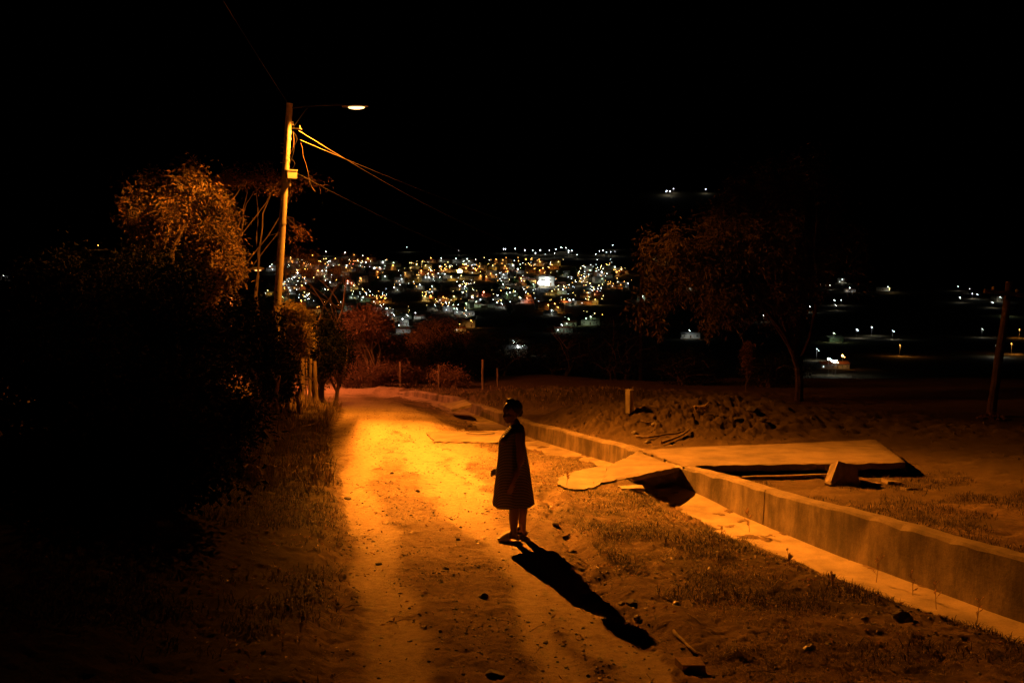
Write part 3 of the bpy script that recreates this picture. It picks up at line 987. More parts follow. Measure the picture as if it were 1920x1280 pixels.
# beyond the bend
MB_ = [
    ('dark bush overhanging the left side of the road bend', 612, 650, 42, 62, 30.5, 'leaf_unlit', 90, 80),
    ('leafy tree with round red brown crown above the road bend', 690, 605, 46, 38, 43, 'leaf_red', 120, 60),
    ('reddish thicket directly behind the end of the road', 690, 672, 62, 42, 44, 'leaf_red', 110, 70),
    ('low red brown bush at the left end of the road bend', 655, 702, 34, 20, 41.3, 'leaf_red', 50, 70),
    ('low tangled red brown bush in the middle of the road bend', 715, 700, 34, 20, 41.6, 'leaf_red', 50, 70),
    ('low bush with pale twigs behind the far drain wall', 835, 706, 40, 18, 41.8, 'leaf_dry', 40, 60),
    ('rounded bush lit dull red behind the stakes', 765, 690, 44, 32, 45, 'leaf_red', 90, 70),
    ('wide dark bush behind the drain bend', 850, 660, 70, 55, 47, 'leaf_unlit', 120, 70),
    ('brown bush topped with sparse twigs left of the standing woman', 820, 625, 60, 36, 50, 'leaf_dry', 90, 50),
    ('dark bush beyond the thin stake above the woman', 940, 665, 66, 50, 50, 'leaf_unlit', 110, 70),
    ('nearly black bush right of the woman at the field edge', 1050, 660, 72, 52, 52, 'leaf_unlit', 110, 60),
    ('nearly black bush behind the short concrete post', 1160, 655, 70, 60, 52, 'leaf_unlit', 110, 60),
    ('low dark bush beneath the big tree', 1290, 690, 70, 34, 44, 'leaf_unlit', 90, 60),
    ('black bush between the big tree and the lit house', 1450, 690, 60, 30, 42, 'leaf_unlit', 80, 60),
]
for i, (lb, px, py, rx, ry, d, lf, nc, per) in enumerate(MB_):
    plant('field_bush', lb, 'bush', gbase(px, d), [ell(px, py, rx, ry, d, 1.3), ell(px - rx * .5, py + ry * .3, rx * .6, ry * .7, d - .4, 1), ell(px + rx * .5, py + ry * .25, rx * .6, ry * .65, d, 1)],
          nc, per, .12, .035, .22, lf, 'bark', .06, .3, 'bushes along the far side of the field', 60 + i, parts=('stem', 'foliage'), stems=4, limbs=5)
plant('field_bush', 'small glowing red brown shrub beside the thin stake at the bend', 'bush', gbase(772, 41.5), [ell(765, 697, 22, 20, 41.5, .5)],
      30, 60, .12, .04, .14, 'leaf_red', 'bark', .03, .3, 'bushes along the far side of the field', 90, parts=('stem', 'foliage'), stems=3, limbs=3)
# big right tree
plant('large_tree', 'big spreading tree with drooping leaf clusters dimly lit on the right side', 'tree', gbase(1502, 33),
      [ell(1270, 480, 70, 60, 31.5, 1.3), ell(1235, 560, 55, 50, 31, 1), ell(1215, 470, 30, 38, 31, .6), ell(1205, 570, 30, 20, 30.8, .5), ell(1215, 610, 26, 18, 30.8, .5), ell(1255, 440, 30, 30, 31, .6),
       ell(1350, 540, 90, 80, 32, 1.8), ell(1420, 430, 110, 90, 33, 2), ell(1480, 350, 90, 60, 33.5, 1.6), ell(1400, 360, 60, 45, 33, 1.2), ell(1530, 480, 90, 90, 34, 1.8), ell(1340, 460, 70, 60, 32, 1.2), ell(1330, 590, 60, 40, 31.5, 1.1), ell(1460, 560, 80, 60, 33, 1.3)],
      230, 120, .18, .042, .19, 'leaf_dim', 'wood_dark', .12, .85, seed=5, limbs=24, anis=(1, 1, 1.6), lean=.12, shell=.7)
plant('small_shrub', 'thin hanging shrub of red brown leaves below the big tree', 'shrub', gbase(1403, 36), [ell(1403, 668, 10, 30, 36, .25)],
      26, 40, .11, .035, .09, 'leaf_red', 'bark', .02, .6, seed=8, parts=('stem', 'foliage'), limbs=3)
plant('stump_shrub', 'small ragged shrub at the foot of the right hand wooden pole', 'shrub', gbase(1868, 26.2), [ell(1866, 800, 14, 26, 26.2, .25), ell(1852, 812, 10, 10, 26.1, .2)],
      16, 26, .13, .06, .07, 'leaf_dry', 'bark', .02, .1, seed=9, parts=('stem', 'foliage'), limbs=3)

# fence posts ------------------------------------------------------
FP = [(566, 655, 772, 'tallest pale fence post in the cluster by the left verge', .085), (574, 662, 765, 'thin stick standing between the two stout left posts', .025),
      (583, 673, 776, 'pale fence post leaning left beside the thin stick', .05), (589, 677, 772, 'rightmost fence post of the cluster, leaning right at its foot', .06),
      (517, 655, 745, 'fence post half hidden by leaves under the pole', .07), (545, 640, 750, 'slim fence post behind the leaves left of the post cluster', .05)]
for i, (px, p0, p1, lb, r) in enumerate(FP):
    d = 28.3
    t = W(px, p0, d); b = W(px + (-4 if i == 2 else 5 if i == 3 else 0), p1, d)
    g = gz(b.x, d)
    m = MB(); n = 8
    m.tube([(0 + (t.x - b.x) * k / n + random.uniform(-.01, .01), random.uniform(-.01, .01), -.2 + (t.z - g + .2) * k / n) for k in range(n + 1)], [r * random.uniform(.85, 1.1) for _ in range(n + 1)], 8)
    o = m.build('fence_post', M['wood']); o.location = (b.x, d, g)
    tag(o, lb, 'fence post', 'fence posts at the left verge')
for i, (px, p0, lb, r, d) in enumerate([(750, 678, 'thin stake beside the glowing red shrub at the bend', .035, 41), (822, 684, 'slender stake behind the far drain wall', .03, 40.5), (905, 674, 'straight stake behind the drain left of the woman', .045, 40.3), (933, 690, 'short dark stake right of the straight stake', .03, 43)]):
    t = W(px, p0, d); g = gz(t.x, d)
    m = MB(); n = 6
    m.tube([(random.uniform(-.015, .015), 0, -.2 + (t.z - g + .2) * k / n) for k in range(n + 1)], r, 6)
    o = m.build('fence_stake', M['wood']); o.location = (t.x, d, g)
    tag(o, lb, 'stake', 'thin stakes at the field edge')
# taut wire from the short post
a = mp + Vector((.06, 0, .12)); b = at(1345, 772); b.z = gz(b.x, b.y) + .1
wire('thin wire stretched along the mound from the short concrete post', a, b, .03, .006, 'cable', 12, 'ground_wire')

# ------------------------------------------------------------------ grass and weeds
def blades(name, label, xy, hmin, hmax, w, mat, seed, lean=.5, cat='grass'):
    rg = np.random.default_rng(seed)
    n = len(xy)
    z = terrain(xy[:, 0], xy[:, 1], True)
    B = np.column_stack([xy, z - .01])
    h = rg.uniform(hmin, hmax, n)[:, None]
    a = rg.uniform(0, 2 * math.pi, n)
    ln = rg.uniform(.1, lean, n)
    dirh = np.column_stack([np.cos(a), np.sin(a), np.zeros(n)])
    mid = B + dirh * h * (ln * .35)[:, None] + np.array([0, 0, 1]) * h * .6
    tip = B + dirh * h * ln[:, None] * 1.3 + np.array([0, 0, 1]) * h * (1 - .4 * ln)[:, None]
    sd = np.column_stack([-np.sin(a), np.cos(a), np.zeros(n)]) * w * .5 * rg.uniform(.7, 1.3, n)[:, None]
    V = np.stack([B - sd, B + sd, mid + sd * .8, mid - sd * .8, tip], 1).reshape(-1, 3)
    k = np.arange(n) * 5
    Fc = np.concatenate([np.stack([k, k + 1, k + 2], 1), np.stack([k, k + 2, k + 3], 1), np.stack([k + 3, k + 2, k + 4], 1)])
    o = np_mesh(name, V, Fc, M[mat])
    tag(o, label, cat, kind='stuff')
    return o
rg = np.random.default_rng(99)
def scatter(n, x0, x1, y0, y1, fn):
    x = rg.uniform(x0, x1, n); y = rg.uniform(y0, y1, n)
    p = fn(x, y)
    k = rg.uniform(0, 1, n) < p
    return np.column_stack([x[k], y[k]])
def f_right(x, y):
    s = wall_s(x, y); gxx = np.interp(y, GY, GX)
    n = fbm(x, y, 1.7, 4, 301)
    return (s > .93) * (x > np.maximum(right_x(y) + .25, gxx + .25)) * sstep(.36, .58, n) * (1 - sstep(19, 21, y))
xy = scatter(420000, -1, 8, 6, 21, f_right)
blades('dry_grass', 'short dry grass on the slope between road and drain', xy, .012, .05, .0042, 'grass', 1, 2.6)
def f_right2(x, y):
    n = fbm(x, y, 1.1, 3, 401)
    return f_right(x, y) * sstep(.46, .56, n) * (1 - sstep(12.5, 15, y))
xy = scatter(90000, 0, 8, 6, 15, f_right2)
blades('grass_tufts', 'darker green tufts on the slope near the right corner', xy, .03, .10, .006, 'grass_dark', 2, 2.6)
def f_left(x, y):
    dl = left_x(y) - x; n = fbm(x, y, 1.4, 4, 501)
    return (dl > .0) * sstep(-.05, .4, dl) * sstep(.42, .6, n)
xy = scatter(240000, -7, -.8, 6, 30, f_left)
blades('verge_grass', 'rough grass covering the dark left verge', xy, .02, .10, .006, 'grass_dark', 3, 2.4)
def f_left2(x, y):
    dl = left_x(y) - x; n = fbm(x, y, 2.4, 3, 601)
    return (dl > .1) * (dl < 2.2) * sstep(.5, .6, n)
xy = scatter(26000, -8, -1, 13, 29, f_left2)
blades('long_grass', 'long dry strap leaves arching over the left verge near the posts', xy, .15, .5, .014, 'grass_long', 4, 1.3)
def f_back(x, y):
    s = wall_s(x, y); n = fbm(x, y, 1.2, 4, 701)
    return (s < -.3) * sstep(.42, .6, n) * (1 - sstep(16, 17.5, y))
xy = scatter(60000, 2.8, 11, 8, 18, f_back)
blades('scrub_grass', 'dim scrubby grass on the low ground behind the drain wall', xy, .02, .10, .006, 'grass_dark', 5, 2.6)
def f_road(x, y):
    n = fbm(x, y, 1.9, 3, 801)
    return (x > left_x(y)) * (x < right_x(y) + .3) * sstep(.55, .7, n) * (1 - track_mask(x, y)) * .5
xy = scatter(15000, -4, 2, 6, 24, f_road)
blades('road_straw', 'scattered straw and tiny plants on the dirt road', xy, .01, .03, .005, 'grass', 6, 2.2)
xy = scatter(9000, -6, 4.5, 30, 42, lambda x, y: (wall_s(x, y) < -.3) * sstep(.5, .6, fbm(x, y, .8, 3, 901)))
blades('field_grass', 'sparse dry grass on the field beyond the drain', xy, .05, .2, .02, 'grass', 7, .9)

def weed(px, py, hpx, label, seed, name='weed_stalk', d_over=None, branches=5):
    p = at(px, py)
    rs = random.Random(seed)
    k = p.y / F
    H = hpx * k
    m = MB()
    z0 = gz(p.x, p.y) - p.z
    top = Vector((rs.uniform(-.05, .05), 0, H))
    m.tube([(0, 0, z0 - .02), (top.x * .3 + rs.uniform(-.01, .01), 0, H * .5), top], [.004, .003, .0015], 5)
    for b in range(branches):
        t = rs.uniform(.25, .9); s = Vector((top.x * t * .8, 0, H * t))
        e = s + Vector((rs.uniform(-1, 1) * .16, rs.uniform(-.1, .1), rs.uniform(.04, .16))) * H * 1.1
        m.tube([s, s.lerp(e, .5) + Vector((0, 0, .01)), e], [.0025, .002, .001], 4)
        for q in range(3):
            c = s.lerp(e, .5 + .25 * q)
            m.add([c, c + Vector((.012, 0, .008)), c + Vector((.02, .005, .022)), c + Vector((.004, .003, .016))], [(0, 1, 2, 3)])
    o = m.build(name, M['leaf_dry']); o.location = p
    tag(o, label, 'weed', 'dry weed stalks along the drain')
weed(1405, 1000, 48, 'bushy dry weed at the drain edge in front of the bright wall', 1, branches=12)
weed(1642, 1095, 62, 'tall single weed stalk right of the middle of the near wall', 2)
weed(1712, 1120, 50, 'thin weed stalk just right of the tallest stalk', 3)
weed(1756, 1145, 62, 'forked weed stalk leaning beside the dark wall stain', 4)
weed(1832, 1172, 56, 'last weed stalk near the right edge of the drain', 5)
weed(1062, 912, 30, 'small spiky weed on the rounded apron edge', 6, branches=9)
weed(1355, 1010, 26, 'low dry weed left of the bushy one', 7, branches=8)
weed(1480, 1060, 30, 'short weed on the slope in front of the drain floor', 8, branches=8)
weed(1560, 1098, 26, 'low weed cluster left of the tallest stalk', 9, branches=8)

# ------------------------------------------------------------------ stones, sticks, rubbish
def rock_mb(sz, seed, flat=.7, sub=2):
    rs = random.Random(seed)
    m = MB()
    import bmesh
    bm = bmesh.new(); bmesh.ops.create_icosphere(bm, subdivisions=sub, radius=1)
    pl = [(Vector([rs.gauss(0, 1) for _ in range(3)]).normalized(), rs.uniform(.55, .85)) for _ in range(9)]
    vs = []
    for v in bm.verts:
        c = v.co.copy()
        for n, h in pl:
            dd = c.dot(n) - h
            if dd > 0: c -= n * dd
        c *= rs.uniform(.96, 1.04)
        vs.append((c.x * sz, c.y * sz * rs.uniform(.98, 1.02), c.z * sz * flat))
    fs = [tuple(v.index for v in f.verts) for f in bm.faces]
    bm.free()
    m.add(vs, fs)
    return m
ROCKS = [(651, 932, 9, 'dark stone at the left road edge level with the hem of the dress', 'rock_dark'), (928, 889, 7, 'dark stone lying just left of the dress', 'rock_dark'),
         (735, 886, 5, 'small dark stone in the bright left wheel track', 'rock_dark'), (783, 921, 5, 'small stone on the bright ground left of the woman', 'rock_dark'),
         (792, 948, 4, 'little pebble below the small stone left of the woman', 'rock'), (709, 1052, 8, 'dark stone in the left wheel track below the woman', 'rock_dark'),
         (836, 1063, 7, 'dark stone between the wheel tracks', 'rock_dark'), (907, 1115, 11, 'dark flat stone left of the long shadow', 'rock_dark'),
         (768, 1195, 6, 'pale chip of stone low in the road', 'rock'), (797, 1173, 5, 'pale stone beside the pale chip', 'rock'), (990, 1160, 5, 'pale stone near the long shadow', 'rock'),
         (1023, 1198, 6, 'pale flat stone right of the road centre near the bottom', 'rock'), (930, 1262, 22, 'largest half buried stone at the bottom of the road', 'rock_dark'),
         (1185, 1130, 14, 'brown flat stone right of the shadow of the woman', 'rock_dark'), (1135, 1093, 5, 'small bright pebble right of the shadow', 'rock'),
         (1197, 1160, 11, 'broken stone on the gully rim below the flat brown stone', 'rock'), (1165, 1132, 8, 'angular stone on the gully edge', 'rock'),
         (1090, 1068, 9, 'clod of earth standing in the gully', 'rock_dark'), (1062, 1008, 9, 'brown clod at the top of the gully', 'rock_dark'), (1042, 985, 8, 'small clod above the gully beside her feet', 'rock_dark'),
         (1075, 1035, 7, 'dark clod halfway down the gully', 'rock_dark'), (1103, 1087, 6, 'pale stone in the gully bed', 'rock'), (1690, 1160, 24, 'round half buried boulder in the grass in the lower right', 'rock'),
         (1622, 1160, 9, 'pale stone in the grass left of the boulder', 'rock'), (1215, 830, 9, 'pale stone at the foot of the mound by the branches', 'rock'),
         (1190, 812, 7, 'stone on the mound left of the curved branches', 'rock'), (1228, 797, 8, 'pale lump on the mound above the branches', 'rock'),
         (1382, 782, 13, 'dark clod heap on the crest of the mound', 'rock_dark'), (1430, 790, 9, 'dark clod on the mound right of the clod heap', 'rock_dark'), (1410, 768, 12, 'rounded earth lump behind the clod heap', 'rock_dark'),
         (880, 800, 6, 'dark stone among the rubble below the tilted slab', 'rock_dark'), (868, 806, 5, 'stone beside the wire loop end of the concrete strip', 'rock'),
         (1562, 1082, 8, 'reddish stone on the drain edge in the grass', 'brick'), (1100, 887, 5, 'small stone on the apron joint', 'rock_dark'),
         (1010, 920, 5, 'dark stone right of the dress hem', 'rock_dark'), (700, 1010, 5, 'dark stone left of the wheel rut', 'rock_dark'), (858, 1010, 5, 'small dark stone left of her slippers', 'rock_dark'),
         (655, 1025, 6, 'stone lost in the left verge shade', 'rock_dark'), (760, 860, 4, 'tiny stone in the brightest dust', 'rock')]
for i, (px, py, rp, lb, mt) in enumerate(ROCKS):
    p = at(px, py)
    sz = rp * p.y / F
    o = rock_mb(sz, 500 + i, random.uniform(.45, .8)).build('stone', M[mt])
    o.location = (p.x, p.y, gz(p.x, p.y) + sz * .12)
    o.rotation_euler = (0, 0, random.uniform(0, 6))
    tag(o, lb, 'stone', 'stones lying about')
# rubble slabs by the long ramp
RUB = [(1582, 897, 26, 34, 'big upright angular block of broken concrete beside the ramp slab', 1.0), (1555, 905, 9, 12, 'small block left of the big angular one', .6), (1568, 900, 8, 10, 'small stone leaning on the big angular block', .6),
       (1632, 905, 22, 9, 'flat broken slab piece right of the big block', .4), (1625, 890, 18, 8, 'second flat piece stacked behind the first', .4), (1672, 903, 20, 9, 'flat pale chunk farther right in the rubble', .5), (1692, 880, 12, 12, 'rounded chunk at the right end of the rubble', .9), (1705, 915, 16, 8, 'low chunk sunk in the ground right of the rubble', .5)]
for i, (px, py, wp, hp, lb, fl) in enumerate(RUB):
    p = at(px, py + hp * .3); k = p.y / F
    m = MB()
    if i == 0:
        s = .27
        m.add([(-s, -.1, 0), (s * .7, -.25, 0), (s, .25, 0), (-s * .8, .3, 0), (-.12, -.08, .42), (.17, -.1, .33), (.3, .2, .16), (-.15, .22, .3)],
              [(3, 2, 1, 0), (4, 5, 6, 7), (0, 1, 5, 4), (1, 2, 6, 5), (2, 3, 7, 6), (3, 0, 4, 7)])
    else:
        rt = Matrix.Rotation(random.uniform(-.5, .5), 3, 'Z') @ Matrix.Rotation(random.uniform(-.25, .25), 3, 'Y')
        m.box((0, 0, hp * k * .35), (wp * k * 1.5, wp * k, hp * k * .8), rt, jit=.02)
    o = m.build('rubble_block', M['concrete_pale'] if i % 2 else M['concrete']); o.location = (p.x, p.y, gz(p.x, p.y) - .02)
    tag(o, lb, 'rubble', 'broken concrete by the ramp')
# gravel
def gravel(name, label, n, fn, box, smin, smax, mat):
    import bmesh
    bm = bmesh.new(); bmesh.ops.create_icosphere(bm, subdivisions=1, radius=1)
    base = np.array([tuple(v.co) for v in bm.verts]); fc = np.array([[v.index for v in f.verts] for f in bm.faces]); bm.free()
    xy = scatter(n, *box, fn)
    k = len(xy)
    z = terrain(xy[:, 0], xy[:, 1], True)
    s = smin + (smax - smin) * rg.uniform(0, 1, k) ** 3
    sc = rg.uniform(.5, 1.2, (k, 1, 3)) * s[:, None, None]
    V = base[None] * rg.uniform(.75, 1.2, (k, len(base), 1)) * sc
    V[:, :, 2] *= .7
    V = V + np.column_stack([xy, z - s * .12])[:, None, :]
    Fc = (fc[None] + (np.arange(k) * len(base))[:, None, None]).reshape(-1, 3)
    o = np_mesh(name, V.reshape(-1, 3), Fc, M[mat]); tag(o, label, 'gravel', kind='stuff')
def f_grav(x, y):
    return (x > left_x(y) - .2) * (wall_s(x, y) > 1.1) * (.15 + .85 * sstep(.4, .6, fbm(x, y, 1.5, 3, 333))) * (1 - .8 * track_mask(x, y))
gravel('gravel', 'loose small stones strewn over the road surface', 50000, f_grav, (-5, 4, 6, 30), .004, .022, 'rock')
gravel('dark_gravel', 'dark crumbs of earth on the road and verge', 70000, f_grav, (-5, 4, 6, 30), .003, .022, 'rock_dark')
gravel('pale_gravel', 'pale chips of stone bedded in the dusty road', 26000, f_grav, (-4, 3.5, 6, 22), .003, .014, 'chip')
gravel('mound_clods', 'clods and stones on the dirt mounds', 6000, lambda x, y: (wall_s(x, y) < -.3) * sstep(.45, .6, fbm(x, y, 1.2, 3, 444)), (-1, 13, 18, 34), .01, .05, 'rock_dark')

# leaf litter
def leaf_litter():
    rg_ = np.random.default_rng(55)
    def fl_(x, y):
        dl = left_x(y) - x; s_ = wall_s(x, y)
        n_ = fbm(x, y, 1.3, 3, 611)
        return np.where(dl > 0, .9, np.where((s_ > .9) & (x > right_x(y)), .8, .12)) * (s_ > .9) * sstep(.4, .62, n_)
    xy = scatter(34000, -7, 7, 6, 27, fl_)
    z = terrain(xy[:, 0], xy[:, 1], True) + .008
    C = np.column_stack([xy, z]); n_ = len(C)
    D = rg_.normal(size=(n_, 3)); D[:, 2] = np.abs(D[:, 2]) * .25; D /= np.linalg.norm(D, axis=1)[:, None]
    o = leaf_mesh('leaf_litter', C, D, .045, .018, M['leaf_dry'], None, rg_)
    tag(o, 'dead leaves and scraps littering the verges', 'leaf litter', kind='stuff')
leaf_litter()
def stick(label, pix, r, mat='wood', off=.02, name='branch', cat='branch', group=None):
    pts = []
    for (a, b) in pix:
        p = at(a, b); p.z = gz(p.x, p.y) + off; pts.append(p)
    o0 = pts[0].copy()
    # refine
    q = []
    for i in range(len(pts) - 1):
        for k in range(4):
            q.append(pts[i].lerp(pts[i + 1], k / 4) - o0 + Vector([random.uniform(-.004, .004) for _ in range(3)]))
    q.append(pts[-1] - o0)
    m = MB(); m.tube(q, [r * (1 - .5 * i / len(q)) for i in range(len(q))], 7)
    o = m.build(name, M[mat]); o.location = o0
    tag(o, label, cat, group)
stick('long curved branch lying on the mound above the drain wall', [(1193, 822), (1215, 824), (1245, 816), (1270, 812), (1292, 809)], .03, off=.05)
stick('second branch below the long curved one, forked at its right end', [(1241, 833), (1258, 828), (1278, 820), (1293, 811)], .035, off=.05)
stick('small twig on the mound above the branches', [(1201, 790), (1212, 792), (1224, 792)], .018, off=.03)
stick('stick in the grass at the bottom right of the road', [(1262, 1190), (1290, 1212), (1305, 1228), (1318, 1232)], .014, off=.02)
stick('long twig on the left verge above the dust', [(604, 842), (615, 838), (628, 834)], .014, 'wood_dark', .06)
stick('straw stem fallen across the left verge', [(565, 806), (585, 803), (600, 796)], .012, 'wood', .10)
stick('pale stick in the dark left verge', [(415, 868), (432, 867)], .012, 'wood', .12)
# wire loop on the concrete strip
pts = []
for i in range(25):
    a = 2 * math.pi * i / 24
    p = on_plane(901 + 27 * math.cos(a), 812 + 2.2 * math.sin(a), .05); pts.append(p)
m = MB(); c = pts[0].copy(); m.tube([p - c for p in pts], .008, 5); o = m.build('wire_loop', M['cable']); o.location = c
tag(o, 'thin wire loop lying on the concrete strip', 'wire loop')
# loose twigs
rt_ = random.Random(31)
tw = MB()
for q in range(420):
    y = rt_.uniform(6.2, 22); x = rt_.uniform(-3.2, 5.5)
    if wall_s(x, y) < 1.0 or (left_x(y) + .1 < x < right_x(y) and rt_.random() < .75): continue
    a = rt_.uniform(0, 6.28); L_ = rt_.uniform(.04, .22); z = gz(x, y) + .012
    x2, y2 = x + math.cos(a) * L_, y + math.sin(a) * L_
    tw.tube([(x, y, z), ((x + x2) / 2 + rt_.uniform(-.01, .01), (y + y2) / 2, z + .01), (x2, y2, gz(x2, y2) + .012)], rt_.uniform(.0015, .005), 5)
o = tw.build('twig_litter', M['wood']); tag(o, 'thin dry twigs strewn over the verges and the grassy slope', 'twigs', kind='stuff')
# brick piece and litter
p = at(1295, 1252); m = MB(); m.box((0, 0, .03), (.17, .13, .06), Matrix.Rotation(.2, 3, 'Z') @ Matrix.Rotation(.12, 3, 'Y'), jit=.012)
o = m.build('brick_piece', M['brick']); o.location = (p.x, p.y, gz(p.x, p.y)); tag(o, 'broken brick piece at the bottom edge right of the shadow tip', 'brick')
def crumple(px, py, r, label, seed, name='litter', mat='plastic', sc=(1, .8, .6)):
    p = at(px, py); rs = random.Random(seed); k = r * p.y / F
    m = rock_mb(k, seed, 1, 2); m.v = [(v[0] * sc[0] * rs.uniform(.6, 1.2), v[1] * sc[1] * rs.uniform(.6, 1.2), abs(v[2]) * sc[2] * rs.uniform(.5, 1.3)) for v in m.v]
    o = m.build(name, M[mat]); o.location = (p.x, p.y, gz(p.x, p.y) + k * .1); tag(o, label, 'litter'); return o
crumple(1519, 1218, 14, 'crumpled pale plastic scrap in the dark grass', 4)
crumple(1555, 1210, 7, 'thin curled plastic strip beside the crumpled scrap', 5, sc=(2.2, .5, .4))
crumple(1640, 1166, 5, 'tiny white scrap in the grass below the drain', 9)
# half shell / cup
p = at(1269, 1134); k = 9 * p.y / F; m = MB(); n = 12
vs = []; fs = []
for i in range(5):
    a = math.pi / 2 * i / 4
    for j in range(n): vs.append((math.cos(a) * k * math.cos(2 * math.pi * j / n), math.cos(a) * k * math.sin(2 * math.pi * j / n), math.sin(a) * k))
for i in range(4):
    for j in range(n): fs.append((i * n + j, i * n + (j + 1) % n, (i + 1) * n + (j + 1) % n, (i + 1) * n + j))
m.add(vs, fs); o = m.build('broken_cup', M['plastic'], smooth=True); o.location = (p.x, p.y, gz(p.x, p.y)); o.rotation_euler = (.3, .2, .4)
tag(o, 'overturned pale cup fragment on the slope right of the shadow', 'cup')

# ------------------------------------------------------------------ the woman on the road
def remesh(o, vox, it=3):
    r = o.modifiers.new('remesh', 'REMESH'); r.mode = 'VOXEL'; r.voxel_size = vox; r.use_smooth_shade = True
    sm = o.modifiers.new('smooth', 'SMOOTH'); sm.factor = .5; sm.iterations = it
def limb(m, pts, rads, n=12):
    m.tube(pts, rads, n)
    for p, r in zip(pts, rads): m.ball(p, r, n, 8)
def hand(m, wrist, direc, palm_n, thumb_side, curl):
    """five separate bent fingers on a palm; direc = wrist to knuckles, palm_n = way the palm faces"""
    d = Vector(direc).normalized(); pn = Vector(palm_n).normalized(); sd = d.cross(pn).normalized() * thumb_side
    w = Vector(wrist)
    rot = Matrix((sd, pn, d)).transposed()
    m.ball(w + d * .045, 1, 12, 8, sc=(.037, .017, .05), rot=rot)
    for i, (L_, off) in enumerate(((.068, .028), (.078, .010), (.072, -.009), (.056, -.027))):
        p = w + d * (.082 if i in (1, 2) else .076) + sd * off
        pts = [w + d * .05 + sd * off * .8, p]; a = .15; q = p
        for k in range(3):
            a += curl * (.7 + .15 * i)
            q = q + (d * math.cos(a) + pn * math.sin(a)) * (L_ * (.42, .32, .26)[k]); pts.append(q)
        limb(m, pts, [.0095, .0092, .0085, .0078, .0066], 8)
    b = w + d * .02 + sd * .026
    limb(m, [b, b + (d * .6 + sd * .7).normalized() * .038, b + (d * .9 + sd * .6 + pn * .3).normalized() * .066, b + (d * 1.0 + sd * .35 + pn * .5).normalized() * .088], [.0125, .0115, .0098, .008], 8)
def woman():
    p0 = at(966, 1010)
    base = Vector((p0.x, p0.y, gz(p0.x, p0.y)))
    root = empty('person', base)
    tag(root, 'woman in a sleeveless striped dress and slippers standing sideways on the dirt road', 'person')
    cy = .07
    m = MB()
    # legs
    limb(m, [(.02, cy - .06, .85), (-.0, cy - .075, .50), (-.018, .0, .27), (-.014, -.02, .075)], [.095, .062, .053, .034], 14)
    m.ball((-.004, -.005, .33), 1, 12, 8, sc=(.056, .054, .11))
    limb(m, [(.05, cy + .07, .85), (.055, cy + .08, .50), (.078, .155, .27), (.088, .165, .085)], [.095, .062, .053, .034], 14)
    m.ball((.088, .155, .33), 1, 12, 8, sc=(.056, .054, .11))
    # feet (heel, arch, ball, toes)
    def foot(hx, hy, ang, z):
        f = Vector((-math.cos(ang), math.sin(ang), 0)); sd = Vector((-f.y, f.x, 0))
        h = Vector((hx, hy, z))
        limb(m, [h + Vector((0, 0, .032)), h + f * .07 + Vector((0, 0, .05)), h + f * .15 + Vector((0, 0, .032)), h + f * .185 + Vector((0, 0, .024))], [.032, .034, .03, .024], 10)
        for i in range(5):
            a = h + f * (.19 - .008 * i) + sd * (.028 - .014 * i) + Vector((0, 0, .022)); limb(m, [a, a + f * .028 - Vector((0, 0, .004))], [.0115 - .0008 * i, .0095 - .0006 * i], 8)
        return h, f, sd
    zf = gz(base.x + .09, base.y + .17) - base.z
    feet = [foot(.03, -.02, .12, .018), foot(.115, .155, .75, zf + .018)]
    # trunk
    def blob(x, y, z, a, b, c): m.ball((x, y, z), 1, 18, 12, sc=(a, b, c))
    blob(.02, cy, .88, .13, .165, .14); blob(-.015, cy, 1.0, .125, .15, .15); blob(.0, cy, 1.12, .115, .155, .14); blob(.03, cy, 1.2, .085, .17, .075)
    blob(-.10, cy - .075, 1.13, .07, .072, .07); blob(-.10, cy + .075, 1.13, .07, .072, .07)
    limb(m, [(.035, cy, 1.22), (.005, cy, 1.30), (-.03, cy, 1.37)], [.072, .056, .054], 14)
    # head
    c = Vector((-.045, cy, 1.452)); az = math.radians(36)
    f = Vector((-math.cos(az), -math.sin(az), -.05)).normalized(); sd = Vector((-f.y, f.x, 0)).normalized(); up = sd.cross(f) * -1
    if up.z < 0: up = -up
    rot = Matrix((f, sd, up)).transposed()
    def hp(a, b, cc): return c + f * a + sd * b + up * cc
    m.ball(hp(-.012, 0, .02), 1, 20, 14, sc=(.108, .086, .1), rot=rot)
    m.ball(hp(.02, 0, -.045), 1, 18, 12, sc=(.08, .072, .08), rot=rot)
    m.ball(hp(.058, 0, -.105), 1, 12, 8, sc=(.026, .03, .022), rot=rot)
    for q in (-1, 1):
        m.ball(hp(.058, .036 * q, -.035), 1, 10, 8, sc=(.028, .026, .032), rot=rot)
        m.ball(hp(-.012, .078 * q, -.022), 1, 10, 8, sc=(.02, .009, .033), rot=rot)
        m.ball(hp(.077, .032 * q, .02), 1, 10, 6, sc=(.014, .026, .009), rot=rot)
        m.ball(hp(.097, .009 * q, -.046), .0095, 8, 6)
    limb(m, [hp(.084, 0, .0), hp(.096, 0, -.025), hp(.106, 0, -.044)], [.009, .011, .0125], 8)
    m.ball(hp(.088, 0, -.076), 1, 10, 6, sc=(.012, .026, .007), rot=rot); m.ball(hp(.084, 0, -.088), 1, 10, 6, sc=(.013, .022, .008), rot=rot)
    # arms
    sh = (.05, cy - .165, 1.205)
    limb(m, [sh, (.062, cy - .205, 1.08), (.055, cy - .225, .93)], [.056, .05, .041], 12)
    limb(m, [(.055, cy - .225, .93), (.02, cy - .25, .82), (-.03, cy - .268, .715)], [.041, .037, .026], 12)
    hand(m, (-.03, cy - .268, .715), (-.25, -.03, -1), (-.35, .95, 0), 1, .28)
    limb(m, [(.03, cy + .165, 1.205), (.02, cy + .20, 1.08), (.0, cy + .225, .95)], [.056, .05, .041], 12)
